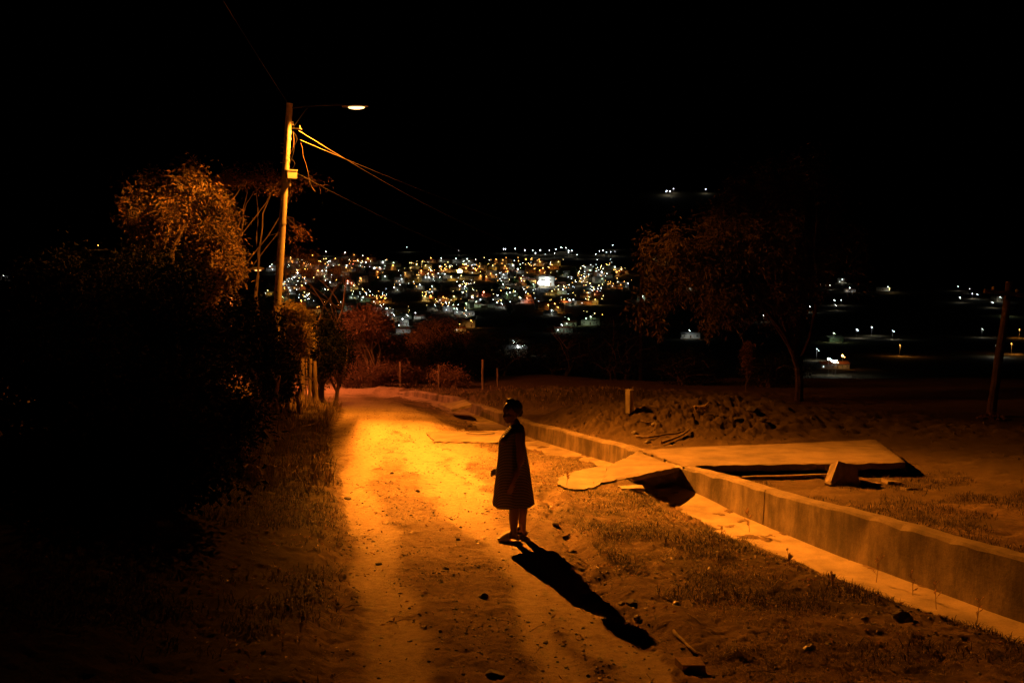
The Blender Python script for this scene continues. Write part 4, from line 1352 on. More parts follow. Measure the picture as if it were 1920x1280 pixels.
    limb(m, [(.0, cy + .225, .95), (-.10, cy + .22, .83), (-.185, cy + .17, .765)], [.041, .037, .026], 12)
    hand(m, (-.185, cy + .17, .765), (-.9, -.15, -.45), (.3, -.9, .2), -1, .55)
    body = m.build('body', M['skin'], root, smooth=True)
    remesh(body, .0052, 3)
    # eyes
    for q in (-1, 1):
        e = MB(); e.ball(hp(.078, .033 * q, .0), .0115, 10, 8); eo = e.build('eye', M['eye'], root, smooth=True)
        e = MB(); e.ball(hp(.087, .033 * q, .0), .0042, 8, 6); e.build('pupil', M['hair'], eo, smooth=True)
    # hair: cap, bun and loose curls
    h = MB()
    h.ball(hp(-.034, 0, .036), 1, 28, 18, sc=(.106, .098, .1), rot=rot, jit=.02)
    h.ball(hp(-.088, 0, -.015), 1, 16, 10, sc=(.056, .074, .064), rot=rot, jit=.03)
    bun = Vector((-.052, cy, 1.572))
    h.ball(bun, 1, 14, 10, sc=(.048, .044, .03), jit=.08)
    for q in range(26):
        a = random.uniform(0, 6.28); r = random.uniform(.02, .045)
        p = bun + Vector((math.cos(a) * r, math.sin(a) * r, random.uniform(-.012, .014)))
        pts = [p]
        for k in range(5):
            p = p + Vector((-math.sin(a + k * .9), math.cos(a + k * .9), random.uniform(-.5, .5))) * .012; pts.append(p)
        h.tube(pts, [.0045, .0045, .004, .0035, .003, .002], 5)
    ho = h.build('hair', M['hair'], root, smooth=True)
    st = MB()
    for q in range(120):
        d = Vector((random.gauss(-.1, 1), random.gauss(0, 1), abs(random.gauss(.5, .8)))).normalized()
        p = hp(-.03, 0, .035) + Vector((d.x * .092, d.y * .084, d.z * .098)); pts = [p]
        cc = Vector([random.uniform(-1, 1) for _ in range(3)])
        for k in range(4):
            p = p + (d * .5 + d.cross(cc) * .8 + Vector((0, 0, -.1 * k))) * .007; pts.append(p)
        st.tube(pts, .0009, 3, cap=False)
    st.build('loose_hair', M['hair'], ho)
    # dress
    prof = [(1.318, .018, .050, .060), (1.30, .015, .066, .085), (1.275, .012, .086, .135), (1.235, .0, .108, .172), (1.19, -.015, .13, .170), (1.14, -.034, .146, .165), (1.09, -.036, .150, .168), (1.0, -.03, .158, .178),
            (.9, -.028, .172, .19), (.8, -.026, .186, .203), (.7, -.025, .198, .218), (.6, -.025, .211, .235), (.5, -.024, .223, .252), (.415, -.024, .236, .27)]
    zs = np.array([p[0] for p in prof])[::-1]; cx = np.array([p[1] for p in prof])[::-1]; ru = np.array([p[2] for p in prof])[::-1]; rv = np.array([p[3] for p in prof])[::-1]
    nt, nz = 120, 90
    V = []; UV = []
    for j in range(nz + 1):
        z = 1.318 + (.415 - 1.318) * j / nz
        X0 = np.interp(z, zs, cx); A = np.interp(z, zs, ru); B = np.interp(z, zs, rv)
        t = max(0, min(1, (1.15 - z) / .78))
        for i in range(nt):
            th = 2 * math.pi * i / nt
            fo = t ** 1.2 * (.028 * math.sin(7 * th + .6) + .018 * math.sin(11 * th + 2) + .012 * math.sin(4 * th + 1)) + .003 * math.sin(17 * th + 9 * z)
            x = X0 + (A * math.cos(th)) * (1 + fo); y = cy + (B * math.sin(th)) * (1 + fo)
            zz = z + t * (-.009 * math.cos(3 * th + .5) - .006 * math.sin(5 * th)) 
            V.append((x, y, zz)); UV.append((i / nt, z))
    Fq = []
    for j in range(nz):
        for i in range(nt):
            i2 = (i + 1) % nt
            Fq.append((j * nt + i, j * nt + i2, (j + 1) * nt + i2, (j + 1) * nt + i))
    dm, nt_, N, L, b = mat_new('striped_cloth')
    at_ = N.new('ShaderNodeAttribute'); at_.attribute_name = 'stripe'
    mt = N.new('ShaderNodeMath'); mt.operation = 'MULTIPLY'; mt.inputs[1].default_value = 1 / .0165
    fr = N.new('ShaderNodeMath'); fr.operation = 'FRACT'; gt = N.new('ShaderNodeMath'); gt.operation = 'GREATER_THAN'; gt.inputs[1].default_value = .56
    L.new(at_.outputs['Fac'], mt.inputs[0]); L.new(mt.outputs[0], fr.inputs[0]); L.new(fr.outputs[0], gt.inputs[0])
    mx = N.new('ShaderNodeMix'); mx.data_type = 'RGBA'; L.new(gt.outputs[0], mx.inputs[0])
    mx.inputs[6].default_value = (.012, .010, .010, 1); mx.inputs[7].default_value = (.32, .28, .25, 1)
    L.new(mx.outputs[2], b.inputs['Base Color']); b.inputs['Roughness'].default_value = .85; b.inputs['Specular IOR Level'].default_value = .15
    d = np_mesh('dress', V, Fq, dm, root, smooth=True)
    att = d.data.attributes.new('stripe', 'FLOAT', 'POINT'); att.data.foreach_set('value', [u[1] for u in UV])
    so = d.modifiers.new('thick', 'SOLIDIFY'); so.thickness = .003; so.offset = 1
    # slippers
    for k, (hh, ff, ss) in enumerate(feet):
        m = MB(); n = 24; out = []
        for i in range(n):
            a = 2 * math.pi * i / n
            lx = .095 + .128 * math.cos(a); w = .038 + .012 * math.cos(a) - .004 * math.sin(a)
            out.append(hh + ff * (lx - .005) + ss * (w * math.sin(a)))
        z0, z1 = hh.z - .022, hh.z + .001
        vs = [(p.x, p.y, z0) for p in out] + [(p.x, p.y, z1) for p in out]
        m.add(vs, [tuple(range(n - 1, -1, -1)), tuple(range(n, 2 * n))] + [(i, (i + 1) % n, n + (i + 1) % n, n + i) for i in range(n)])
        sl = m.build('slipper', M['slipper'], root)
        m = MB(); vs = []; na, nb = 8, 12
        for i in range(na + 1):
            u = i / na; lx = .09 + .14 * u
            w = .052 * math.sqrt(max(0, 1 - max(0, (u - .35) / .68) ** 2)) ; hgt = .075 * (1 - u) ** .8 + .028 * (1 - u ** 3)
            for j in range(nb + 1):
                a = math.pi * j / nb
                q = hh + ff * lx + ss * (w * math.cos(a)); vs.append((q.x, q.y, z1 + hgt * math.sin(a) ** .8))
        m.add(vs, [(i * (nb + 1) + j, i * (nb + 1) + j + 1, (i + 1) * (nb + 1) + j + 1, (i + 1) * (nb + 1) + j) for i in range(na) for j in range(nb)])
        m.build('upper', M['slipper'], sl, smooth=True)
woman()
# ------------------------------------------------------------------ small dog on the mound
def dog():
    p = at(1314, 771)
    g = gz(p.x, p.y); k = p.y / F
    S = 27 * k / .52
    root = empty('dog', (p.x, p.y, g), -.25)
    root.scale = (S, S, S)
    tag(root, 'small pale dog standing on the dirt mound with its head raised', 'dog')
    m = MB()
    limb(m, [(-.2, 0, .23), (-.08, 0, .225), (.04, 0, .225), (.13, 0, .235)], [.058, .062, .07, .078], 12)
    m.ball((.12, 0, .21), 1, 12, 8, sc=(.08, .062, .085))
    limb(m, [(.16, 0, .26), (.22, 0, .33), (.25, 0, .365)], [.055, .042, .038], 10)
    m.ball((.265, 0, .375), 1, 12, 8, sc=(.055, .045, .043))
    limb(m, [(.29, 0, .37), (.345, 0, .355)], [.028, .018], 8)
    for q in (-1, 1):
        limb(m, [(.255, .035 * q, .40), (.245, .05 * q, .385), (.235, .055 * q, .35)], [.014, .012, .007], 6)
        limb(m, [(.13, .045 * q, .2), (.12, .045 * q, .12), (.13, .045 * q, .02)], [.034, .02, .015], 8)
        m.ball((.142, .045 * q, .012), 1, 8, 6, sc=(.024, .016, .012))
        o = -.02 if q > 0 else .03
        limb(m, [(-.2, .045 * q, .22), (-.16 + o, .05 * q, .15), (-.225 + o, .048 * q, .085), (-.215 + o, .048 * q, .015)], [.052, .032, .017, .014], 8)
        m.ball((-.2 + o, .048 * q, .011), 1, 8, 6, sc=(.024, .015, .011))
    limb(m, [(-.25, 0, .25), (-.31, 0, .24), (-.35, 0, .19)], [.018, .012, .007], 6)
    b = m.build('body', M['fur'], root, smooth=True); remesh(b, .009, 2)
    e = MB(); e.ball((.362, 0, .36), .012, 8, 6); e.build('nose', M['hair'], root)
dog()
# ------------------------------------------------------------------ the town in the valley
WALLC = {'white': (.5, .48, .44), 'cream': (.45, .38, .26), 'yellow': (.5, .34, .1), 'ochre': (.4, .22, .09), 'green': (.22, .27, .18), 'brick': (.28, .12, .07)}
for k_, v_ in WALLC.items(): M['w_' + k_] = mat_plain('wall_' + k_, v_, .85, .25, .6)
M['r_red'] = mat_plain('roof_red', (.26, .09, .05), .8, .35, 1.2)
M['r_grey'] = mat_plain('roof_zinc', (.3, .3, .29), .5, .3, .8)
M['glass'] = mat_plain('dark_pane', (.12, .11, .10), .2, spec=.6)
M['door'] = mat_plain('door_paint', (.12, .07, .04), .6)
M['glow_warm'] = mat_emit('window_warm', (1, .55, .2), 1.6)
M['glow_cool'] = mat_emit('window_cool', (.9, 1, .95), 1.8)
HCACHE = {}
def house_proto(shape, wc, roof, litw):
    key = (shape, wc, roof, litw)
    if key in HCACHE: return HCACHE[key]
    parts = []   # (name, mesh, parent index)
    w, d, h = {'gabled': (12, 8, 2.9), 'flat': (14, 9, 3.1), 'two storey': (11, 9, 6.0), 'long': (26, 9, 4.0), 'tall': (9, 9, 15)}[shape]
    def mesh_of(m, name, mat):
        o = m.build(name, M[mat]); me = o.data; bpy.data.objects.remove(o); return me
    m = MB(); m.box((0, 0, h / 2 - .6), (w, d, h + 1.2))
    gable = shape in ('gabled', 'long')
    rh = 1.5 if shape == 'gabled' else 1.8
    if gable:
        for sx in (-1, 1):
            x = sx * w / 2 * .998
            m.add([(x, -d / 2, h), (x, d / 2, h), (x, 0, h + rh), (x - sx * .2, -d / 2, h), (x - sx * .2, d / 2, h), (x - sx * .2, 0, h + rh)], [(0, 1, 2), (5, 4, 3), (0, 3, 4, 1), (1, 4, 5, 2), (2, 5, 3, 0)])
    parts.append(('wall', mesh_of(m, 'wall', 'w_' + wc)))
    m = MB()
    if gable:
        e = .6
        for sy in (-1, 1):
            a = [(-w / 2 - e, sy * (d / 2 + e), h - .25), (w / 2 + e, sy * (d / 2 + e), h - .25), (w / 2 + e, 0, h + rh + .06), (-w / 2 - e, 0, h + rh + .06)]
            b_ = [(x, y, z + .14) for x, y, z in a]
            m.add(a + b_, [(0, 1, 2, 3), (7, 6, 5, 4), (0, 4, 5, 1), (1, 5, 6, 2), (2, 6, 7, 3), (3, 7, 4, 0)])
    else:
        m.box((0, -.3, h + .1), (w + .7, d + .9, .2))
        for sx, sy, bw, bd in ((0, 1, w, .2), (0, -1, w, .2), (1, 0, .2, d - .4), (-1, 0, .2, d - .4)):
            m.box((sx * (w / 2 - .1), sy * (d / 2 - .1), h + .45), (bw, bd, .5))
    parts.append(('roof', mesh_of(m, 'roof', 'r_' + roof)))
    floors = 1 if h < 5 else int(h / 3.1)
    nw = max(2, int(w / 4.2)); cnt = 0
    for fl in range(floors):
        for i in range(nw):
            x = -w / 2 + (i + .5) * w / nw
            z = 1.7 + fl * 3.05
            if fl == 0 and i == nw // 2:
                m = MB(); m.box((x, -d / 2 - .03, 1.05), (1.1, .1, 2.1)); parts.append(('door', mesh_of(m, 'door', 'door'))); continue
            m = MB(); m.box((x, -d / 2 - .02, z), (1.0, .08, .9)); m.box((x, -d / 2 - .06, z - .52), (1.2, .16, .1), mi=0)
            g = 'glass'
            if litw and (i + fl) % 3 == 0: g = 'glow_warm' if litw == 1 else 'glow_cool'
            parts.append(('window', mesh_of(m, 'window', g)))
        for sx in (-1, 1):
            m = MB(); m.box((sx * (w / 2 + .02), 0, 1.7 + fl * 3.05), (.08, 1.2, 1.1)); parts.append(('window', mesh_of(m, 'window', 'glass')))
    if shape == 'two storey':
        m = MB(); m.box((0, -d / 2 - .75, 3.15), (w * .8, 1.4, .16)); m.box((0, -d / 2 - 1.4, 3.7), (w * .8, .08, .9)); parts.append(('balcony', mesh_of(m, 'balcony', 'w_white')))
    HCACHE[key] = parts
    return parts
def colw(px):
    for lim, t in ((560, 'beside the leaning pole'), (660, 'right of the pole'), (760, 'by the white halls'), (835, 'left of the plaza glow'), (905, 'by the plaza glow'), (990, 'right of the plaza glow'),
                   (1070, 'by the floodlit yard'), (1180, 'left of the big tree'), (1500, 'behind the big tree')):
        if px < lim: return t
    return 'right of the big tree'
def roww(py):
    return 'far hillside' if py < 481 else 'far town' if py < 500 else 'mid town' if py < 530 else 'near town' if py < 570 else 'slope below town'
HC = {'house': 0}
def house(x, y, z, rz, shape, wc, roof, litw, label, group='houses of the town in the valley', scale=1.0, name='house', cat='house'):
    root = empty(name, (x, y, z), rz)
    root.scale = (scale,) * 3
    tag(root, label, cat, group)
    for nm, me in house_proto(shape, wc, roof, litw):
        o = bpy.data.objects.new(nm, me); col.objects.link(o); o.parent = root
    HC['house'] += 1
    return root
LC = {'w': ((.93, 1, .97), 'white'), 'o': ((1, .42, .08), 'orange'), 'y': ((1, .7, .22), 'yellow'), 'g': ((.75, 1, .6), 'greenish'), 'r': ((1, .25, .12), 'red')}
for k_, (c_, _) in LC.items():
    M['l_' + k_] = mat_emit('town_lamp_' + k_, c_, 16 if k_ in 'oyr' else 12)
    M['L_' + k_] = mat_emit('town_floodlight_' + k_, c_, 60)
    M['d_' + k_] = mat_emit('town_added_disc_' + k_, c_, 170 if k_ in 'oyr' else 90)  # added glowing discs that brighten the houses, unseen from the camera
LPROTO = {}
def lamp_proto(c):
    if c in LPROTO: return LPROTO[c]
    m = MB(); m.tube([(0, 0, -.5), (0, 0, 1)], .012, 5); o = m.build('pole', M['metal']); me1 = o.data; bpy.data.objects.remove(o)
    m = MB(); m.ball((0, 0, 0), 1, 6, 4); o = m.build('lamp_head', M['l_' + c]); me2 = o.data; bpy.data.objects.remove(o)
    m = MB(); m.ball((0, 0, 0), 1, 6, 4); o = m.build('lamp_head', M['L_' + c]); me2b = o.data; bpy.data.objects.remove(o)
    m = MB(); m.add([(math.cos(a * math.pi / 3), math.sin(a * math.pi / 3), 0) for a in range(6)], [(5, 4, 3, 2, 1, 0)]); o = m.build('added_light_disc', M['d_' + c]); me3 = o.data; bpy.data.objects.remove(o)
    m = MB(); m.add([(1.15 * math.cos(a * math.pi / 3), 1.15 * math.sin(a * math.pi / 3), z) for z in (-.05, .12) for a in range(6)] + [(0, 0, .3)], [(a, (a + 1) % 6, 6 + (a + 1) % 6, 6 + a) for a in range(6)] + [(6 + a, 6 + (a + 1) % 6, 12) for a in range(6)]); o = m.build('disc_hood', M['metal']); me4 = o.data; bpy.data.objects.remove(o)
    LPROTO[c] = (me1, me2, me2b, me3, me4); return LPROTO[c]
def town_lamp(px, py, c, big, pxr=None, label=None):
    gp = at(px, py + 2)
    k = gp.y / F
    r = (pxr or (1.15 if big >= 2 else .75 if big else .52)) * k * (.75 + .4 * ((px * 7.3 + py * 3.1) % 1.0))
    H = 6.5 * max(1, gp.y / 1500)
    # ground point lies below the light: shift nearer so that the lamp itself shows at the wanted place
    gp = at(px, py + H / k)
    k = gp.y / F
    g = float(terrain(np.array([gp.x]), np.array([gp.y]), True)[0])
    root = empty('town_lamp', (gp.x, gp.y, g))
    tag(root, label or '%s lamp, %s, %s' % (LC[c][1], roww(py), colw(px)), 'street lamp', 'lamps of the town in the valley')
    me1, me2, me2b, me3, me4 = lamp_proto(c)
    if pxr: me2 = me2b
    q_ = .62 * (1.25 if big else 1.0) * max(1, gp.y / 1500) * (2 if pxr and pxr > 3 else .5 if pxr else 1)
    for nm_, me_, dz in (('added_light_disc', me3, -.35), ('disc_hood', me4, -.3)):  # added disc lights the houses, its cover hides it from above
        o = bpy.data.objects.new(nm_, me_); col.objects.link(o); o.parent = root; o.location = (.9, -.3, H * .92 + dz); o.scale = (q_,) * 3
    a = bpy.data.objects.new('pole', me1); col.objects.link(a); a.parent = root; a.scale = (H / 1.0 * .9, H * .9, H)
    b = bpy.data.objects.new('lamp_head', me2); col.objects.link(b); b.parent = root; b.location = (0, 0, H); b.scale = (r, r, r * .8)
    return gp, H
TL = '''529 486 o 1;545 486 o 0;541 497 w 0;510 496 w 0;506 500 w 1;511 505 w 0;555 496 w 0;562 498 g 0;558 507 o 2;558 512 w 2;534 529 w 1;547 523 w 1;571 522 w 1;566 535 o 2;537 535 w 0;533 539 o 0;528 538 w 0;544 544 w 1;502 545 y 1;530 557 g 0;573 557 w 0;578 561 w 0;565 564 o 1;595 576 o 1;609 542 w 0;619 529 w 1;597 500 w 1;596 508 o 2;604 508 w 2;612 508 w 1;608 518 g 0;598 490 o 0;586 479 o 0;570 494 o 0;582 496 o 1;577 505 o 0;619 490 w 0;612 502 w 0;629 485 o 1;647 474 w 1;611 472 w 0;650 498 w 1;649 502 o 1;641 509 w 1;662 496 r 0;680 480 w 1;664 478 o 0;690 485 o 1;680 491 y 0;686 492 w 2;677 493 w 0;695 490 w 0;693 501 w 2;684 501 w 0;676 522 o 2;652 527 r 2;659 531 r 1;663 535 y 1;646 537 w 1;687 552 w 0;693 554 o 1;681 557 g 1;643 573 w 1;661 552 g 0;
718 492 w 2;702 503 w 2;712 502 w 1;738 493 g 1;737 498 o 1;708 510 o 1;722 518 w 1;760 512 o 1;781 496 y 1;798 498 y 1;790 508 o 1;808 508 o 2;811 515 o 1;808 484 o 0;827 484 w 0;855 485 w 1;876 486 w 1;879 490 w 0;860 470 w 1;763 464 w 0;753 523 w 1;750 534 w 0;739 539 w 1;772 519 y 1;784 521 y 0;798 520 w 1;804 519 w 0;824 519 w 0;834 514 w 1;834 504 o 1;827 504 o 0;843 500 y 0;874 503 o 2;871 496 o 2;846 519 y 1;865 517 y 1;787 534 w 1;781 537 o 0;810 537 w 0;862 536 w 2;872 537 w 2;881 536 w 2;883 548 w 1;797 556 y 1;807 555 o 1;831 557 o 1;851 556 y 1;867 548 w 0;886 558 w 1;836 568 w 0;840 574 w 1;850 572 g 1;856 579 w 1;874 582 w 1;874 569 g 1;815 572 w 0;725 579 w 2;713 572 w 0;779 587 w 1;763 591 w 1;755 599 w 2;748 611 w 1;873 591 w 0;862 609 o 1;883 602 o 1;738 590 w 0;722 559 o 1;707 560 o 1;716 557 o 0;
944 467 w 0;948 467 w 0;966 467 w 1;984 470 w 1;999 470 w 0;1004 475 w 1;1013 470 w 1;1023 477 w 0;1030 470 w 0;1042 468 w 1;1040 475 w 0;1052 464 w 0;1061 465 w 0;1066 470 w 0;1066 474 w 1;1072 470 w 0;892 487 w 0;949 485 o 1;943 488 o 0;930 486 o 0;986 487 o 0;1011 487 o 1;1012 491 o 1;1047 491 y 1;1035 497 o 1;1028 501 y 0;899 500 o 1;891 504 o 1;914 496 o 1;924 498 y 1;947 499 o 2;950 504 o 1;962 498 w 2;975 496 w 0;975 503 y 0;971 505 w 2;952 509 o 1;1002 504 o 1;1018 503 o 1;1012 507 o 1;1056 511 w 1;893 507 o 1;920 513 o 1;944 515 w 1;951 513 w 0;930 515 w 0;912 519 o 1;901 517 o 1;977 522 o 2;983 527 o 1;940 527 w 2;943 533 w 1;883 535 w 2;1030 526 w 2;1018 519 y 1;907 548 r 2;885 558 w 1;901 562 w 1;893 566 g 1;932 567 w 1;940 569 w 0;950 551 g 1;956 549 g 1;966 547 g 1;990 551 o 1;988 559 r 1;932 554 w 0;976 559 w 1;1035 546 y 1;1047 543 y 1;1056 543 w 2;1067 534 w 0;1068 563 w 2;1075 562 w 1;1028 572 o 1;1040 570 o 2;1045 576 o 1;1058 562 o 1;1034 581 w 0;1053 610 w 1;1066 599 g 1;1000 533 g 1;
1117 477 w 0;1124 471 w 0;1131 470 w 1;1137 473 w 0;1145 473 w 0;1153 472 w 0;1149 460 w 0;1082 478 w 0;1097 501 w 1;1107 507 g 1;1120 502 w 0;1118 509 w 2;1128 510 w 2;1104 515 w 0;1096 522 y 1;1089 522 w 0;1079 528 w 0;1091 529 w 0;1108 536 w 0;1129 523 g 0;1138 513 w 0;1137 496 o 0;1153 501 w 2;1165 505 y 2;1156 510 o 2;1161 508 o 1;1164 534 o 0;1177 531 w 1;1101 549 o 1;1116 562 y 1;1103 562 o 1;1205 555 w 1;1241 482 w 1;1252 490 y 1;1099 598 g 1;1107 594 g 1;1110 544 w 0;1120 546 r 0;1140 533 o 0;1150 532 o 0;
1540 526 w 1;1556 535 w 0;1579 524 w 1;1593 540 w 1;1564 563 w 1;1566 572 w 0;1577 563 w 0;1518 575 w 0;1665 538 w 1;1668 541 y 0;1796 537 w 0;1818 542 w 0;1823 551 w 1;1832 552 w 0;1799 558 w 0;1875 557 w 1;1860 567 w 0;1886 582 g 1;1563 626 g 1;1606 619 w 1;1634 615 w 1;1673 621 w 0;1841 618 w 0;1687 649 o 1;1868 650 w 1;1896 646 o 1;1911 619 o 1;1531 656 w 0;1250 358 w 1;1256 359 w 0;1263 354 w 0;1323 355 w 0;1431 592 w 0;1292 620 w 0;1294 538 w 0;962 640 w 1;968 646 w 0;978 648 w 0;184 460 o 0;127 499 w 0;7 517 w 1;119 553 o 2;147 540 o 0;81 573 o 0;380 520 w 1;393 528 w 1;352 523 g 1;'''
rs = random.Random(2024)
shapes = ['gabled', 'flat', 'flat', 'two storey', 'gabled', 'two storey']
for ent in TL.replace('\n', '').split(';'):
    if not ent.strip(): continue
    px, py, c, b = ent.split()
    px = float(px); py = float(py); b = int(b)
    gp, H = town_lamp(px, py, c, b)
    if py < 462 or HC['house'] > 238: continue
    if (not b and rs.random() < .5) or (py < 482 and b < 2) or (px > 1500 and (py > 600 or rs.random() < .6)): continue
    sh = rs.choice(shapes)
    wc = rs.choice({'w': ['white', 'white', 'cream', 'green'], 'o': ['ochre', 'cream', 'brick', 'white'], 'y': ['yellow', 'cream'], 'g': ['green', 'white'], 'r': ['brick', 'ochre']}[c])
    rf = 'red' if c in 'or' or rs.random() < .4 else 'grey'
    sc = max(1, gp.y / 1300) * rs.uniform(.85, 1.2)
    hx = gp.x + rs.uniform(-5, 5) * sc; hy = gp.y + (8.5 + rs.uniform(0, 4)) * sc
    g = float(terrain(np.array([hx]), np.array([hy]), True)[0])
    house(hx, hy, g + .3, rs.uniform(-.7, .7), sh, wc, rf, rs.choice([0, 0, 1, 2]), '%s %s house with %s roof, %s, %s' % (wc, sh, 'red' if rf == 'red' else 'grey', roww(py), colw(px)), scale=sc)
    if b == 2 and rs.random() < .6 and HC['house'] < 236:
        hx = gp.x + rs.choice([-13, 13]) * sc; hy = gp.y + rs.uniform(-2, 8) * sc
        g = float(terrain(np.array([hx]), np.array([hy]), True)[0])
        sh = rs.choice(shapes); wc = rs.choice(list(WALLC))
        house(hx, hy, g + .3, rs.uniform(-.7, .7), sh, wc, 'red', 0, '%s %s house with red roof, %s, %s' % (wc, sh, roww(py), colw(px)), scale=sc)
def special(px, py, shape, wc, roof, label, sc, rz=0.0, litw=0, name='building', cat='building'):
    g = at(px, py)
    house(g.x, g.y, g.z + .2, rz, shape, wc, roof, litw, label, None, sc * max(1, g.y / 1400), name, cat)
    return g
# landmarks
special(700, 505, 'long', 'white', 'grey', 'first of two long white halls lit by white lamps, left of the plaza', 1.1, .1)
special(712, 498, 'long', 'white', 'grey', 'second long white hall, just beyond the first hall', 1.0, .05)
special(885, 524, 'long', 'cream', 'grey', 'long cream building right of the brightest orange plaza lamp', 1.3, -.1)
special(850, 520, 'long', 'yellow', 'grey', 'long yellow building left of the brightest orange plaza lamp', 1.1, .1)
special(923, 520, 'two storey', 'cream', 'grey', 'tall square cream block standing alone right of the plaza', 1.5, .1)
special(1000, 526, 'long', 'cream', 'grey', 'long cream shed on the left of the white floodlit yard', 1.0, .05)
special(1022, 535, 'two storey', 'white', 'grey', 'glaring white building inside the floodlit yard', 2.0, .2)
special(905, 545, 'long', 'green', 'grey', 'long grey green building below the plaza', 1.5, .45)
special(890, 546, 'two storey', 'green', 'grey', 'pale green block left of the long grey green building', 1.4, .3)
special(833, 562, 'two storey', 'brick', 'red', 'brick coloured block between the yellow walls', 1.5, .2)
special(800, 564, 'long', 'yellow', 'red', 'long yellow walled house left of the brick coloured block', .8, -.15)
special(853, 562, 'two storey', 'yellow', 'red', 'bright yellow house right of the brick coloured block', 1.2, .5)
special(720, 565, 'long', 'ochre', 'grey', 'long ochre house in front of the reddish tree', .7, -.1)
special(901, 570, 'flat', 'white', 'grey', 'low white house on the near side of town left of the garden wall', 1.2, .2)
special(934, 572, 'long', 'white', 'grey', 'long pale garden house on the near side of town', .6, .1)
special(1240, 497, 'tall', 'white', 'grey', 'tall slim white tower block seen through the big tree', 1.0, .2)
special(1155, 508, 'flat', 'white', 'grey', 'bright white house above the yellow glow left of the big tree', 1.2, .1)
special(1562, 690, 'long', 'white', 'red', 'lit white house with open porch on the near slope right of the big tree', .55, .12, 2, 'house', 'house')
special(1563, 640, 'gabled', 'green', 'grey', 'dim greenish gabled house above the lit white porch', .9, .3, 0, 'house', 'house')
# church
g = at(546, 514)
root = empty('church', (g.x, g.y, g.z), .1); root.scale = (1.6,) * 3
tag(root, 'white church with pointed spire right of the leaning pole', 'church')
m = MB(); m.box((0, 0, 3), (8, 14, 7)); m.add([(-4, -7, 6.5), (4, -7, 6.5), (0, -7, 9.5), (-4, 7, 6.5), (4, 7, 6.5), (0, 7, 9.5)], [(0, 1, 2), (5, 4, 3), (0, 2, 5, 3), (1, 4, 5, 2), (0, 3, 4, 1)])
m.build('nave', M['w_white'], root)
m = MB(); m.box((-5, -6, 6), (3, 3, 13)); m.build('tower', M['w_white'], root)
m = MB(); m.add([(-6.6, -7.6, 12.5), (-3.4, -7.6, 12.5), (-3.4, -4.4, 12.5), (-6.6, -4.4, 12.5), (-5, -6, 18)], [(0, 1, 4), (1, 2, 4), (2, 3, 4), (3, 0, 4), (3, 2, 1, 0)]); m.build('spire', M['w_white'], root)
m = MB(); m.box((0, -7.05, 2), (1.8, .15, 3)); m.build('door', M['door'], root)
# strongest lights
town_lamp(862, 509, 'y', 2, 4.5, 'brightest orange yellow lamp of the town, over the plaza')
for i, (px, py) in enumerate(((1016, 524), (1023, 522), (1020, 531), (1013, 530), (1026, 528))):
    town_lamp(px, py, 'w', 2, 3.6, ['first', 'second', 'third', 'fourth', 'fifth'][i] + ' of five white floodlights over the glaring white yard')
for i, (px, py) in enumerate(((1560, 681), (1567, 681), (1553, 679))):
    town_lamp(px, py, 'w', 0, 1.7, ['left', 'right', 'dim'][i] + ' white porch light of the lit house right of the big tree')
town_lamp(1579, 669, 'o', 0, 1.5, 'orange lamp above the porch of the lit house right of the big tree')
# the many smallest lights beyond the three hundred built one by one
def small_lights():
    me_ = {k: MB() for k in 'woy'}
    r2 = random.Random(77)
    pts = [tuple(e.split()) for e in TL.replace('\n', '').split(';') if e.strip()]
    n = 0
    while n < 900:
        e = r2.choice(pts); px = float(e[0]) + r2.gauss(0, 9); py = float(e[1]) + r2.gauss(0, 3.5)
        if py < 486 or py > 600 or px > 1185 or px < 525: continue
        c = r2.choice([e[2] if e[2] in 'woy' else 'w', 'o', 'w', 'y'])
        g = at(px, py); k = g.y / F
        r = r2.choice([.3, .35, .45, .55]) * k
        me_[c].ball((g.x, g.y, g.z + r2.uniform(2, 5)), r, 5, 3); n += 1
    m = MB(); mats = []
    for i, c in enumerate('woy'):
        m.add(me_[c].v, me_[c].f, i); mats.append(mat_emit('tiny_lamp_' + c, LC[c][0], 9 if c == 'w' else 14))
    o = m.build('distant_lamps', mats)
    tag(o, 'countless tiny white and orange lights scattered between the roofs of the town', 'town lights', kind='stuff')
small_lights()
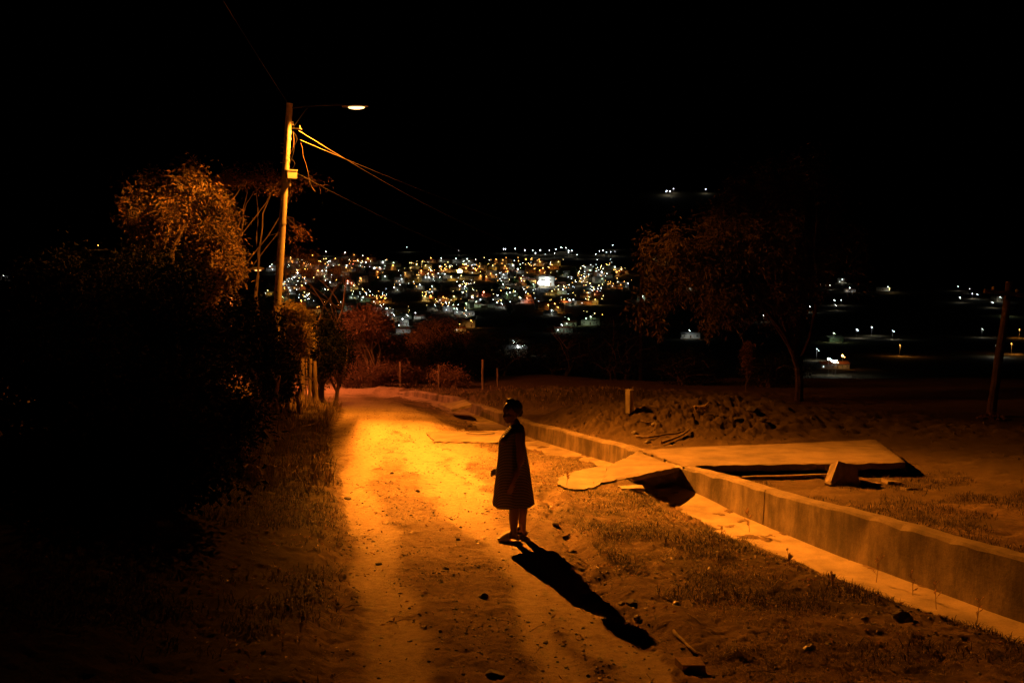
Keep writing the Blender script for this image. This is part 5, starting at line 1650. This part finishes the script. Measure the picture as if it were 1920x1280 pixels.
# trees between the houses
def town_trees():
    protos = []
    for q in range(3):
        rg_ = np.random.default_rng(900 + q)
        C = in_ell(260, [(0, 0, 4.6, 3.2, 3.2, 2.6), (1.2, .5, 6, 2, 2, 1.6), (-1.4, 0, 3.8, 2, 2, 1.8)], rg_, .5)
        D = rand_dirs(260, .1, rg_)
        o = leaf_mesh('crown', C, D, 1.6, 1.0, M['leaf_green'], None, rg_); me = o.data; bpy.data.objects.remove(o)
        m = MB(); m.tube([(0, 0, -.5), (.1, 0, 2), (0, .1, 4.5)], [.3, .22, .12], 6); o = m.build('trunk', M['bark']); m2 = o.data; bpy.data.objects.remove(o)
        protos.append((me, m2))
    spots = [(875, 571, 1), (862, 560, 1.2), (905, 573, 1), (950, 553, 1), (960, 549, 1), (1100, 600, 1), (1108, 597, 1.1), (1066, 601, 1), (1090, 602, .9), (681, 559, 1), (740, 494, 1.2), (856, 574, 1), (868, 580, 1), (930, 547, 1.6), (915, 552, 1.5),
             (1042, 573, .9), (1048, 577, 1), (1036, 575, .9), (1057, 566, .9), (940, 540, 1.4), (965, 536, 1.4), (990, 540, 1.4), (820, 545, 1.3), (770, 545, 1.3), (735, 528, 1.6), (690, 515, 1.6), (620, 518, 1.5), (640, 545, 1.3), (600, 550, 1.2), (580, 545, 1.3), (700, 540, 1.3), (955, 590, 1),
             (865, 611, .8), (872, 608, .8), (880, 605, .8), (888, 603, .8), (1052, 520, 1.4), (1075, 515, 1.4), (980, 512, 1.4), (910, 506, 1.4), (1150, 520, 1.3), (1566, 565, 1), (1578, 530, 1.2), (1823, 556, 1.2), (1670, 543, 1.2)]
    for i, (px, py, s_) in enumerate(spots):
        g = at(px, py)
        sc = s_ * max(1, g.y / 1300)
        root = empty('tree', (g.x, g.y, g.z - .2), rs.uniform(0, 6)); root.scale = (sc,) * 3
        tag(root, 'rounded green tree, %s, %s' % (roww(py), colw(px)), 'tree', 'trees between the houses of the town')
        a, b = protos[i % 3]
        o = bpy.data.objects.new('crown', a); col.objects.link(o); o.parent = root
        o = bpy.data.objects.new('trunk', b); col.objects.link(o); o.parent = root
town_trees()

# same-looking neighbours are told apart by their order from left to right
def order_labels():
    by = {}
    for o in col.objects:
        if o.parent is None and 'label' in o and 'town' in str(o.get('group', '')): by.setdefault(o['label'], []).append(o)
    num = ['first', 'second', 'third', 'fourth', 'fifth', 'sixth', 'seventh', 'eighth', 'ninth', 'tenth', 'eleventh', 'twelfth', 'thirteenth', 'fourteenth', 'fifteenth', 'sixteenth', 'seventeenth', 'eighteenth', 'nineteenth', 'twentieth']
    for lb, os_ in by.items():
        if len(os_) < 2: continue
        os_.sort(key=lambda o: o.location.x / max(1, o.location.y))
        for i, o in enumerate(os_):
            t = (['left', 'right'] if len(os_) == 2 else ['left', 'middle', 'right'] if len(os_) == 3 else [n_ + ' from left' for n_ in num] + ['further right'] * 50)[i]
            o['label'] = lb + ', ' + t
order_labels()
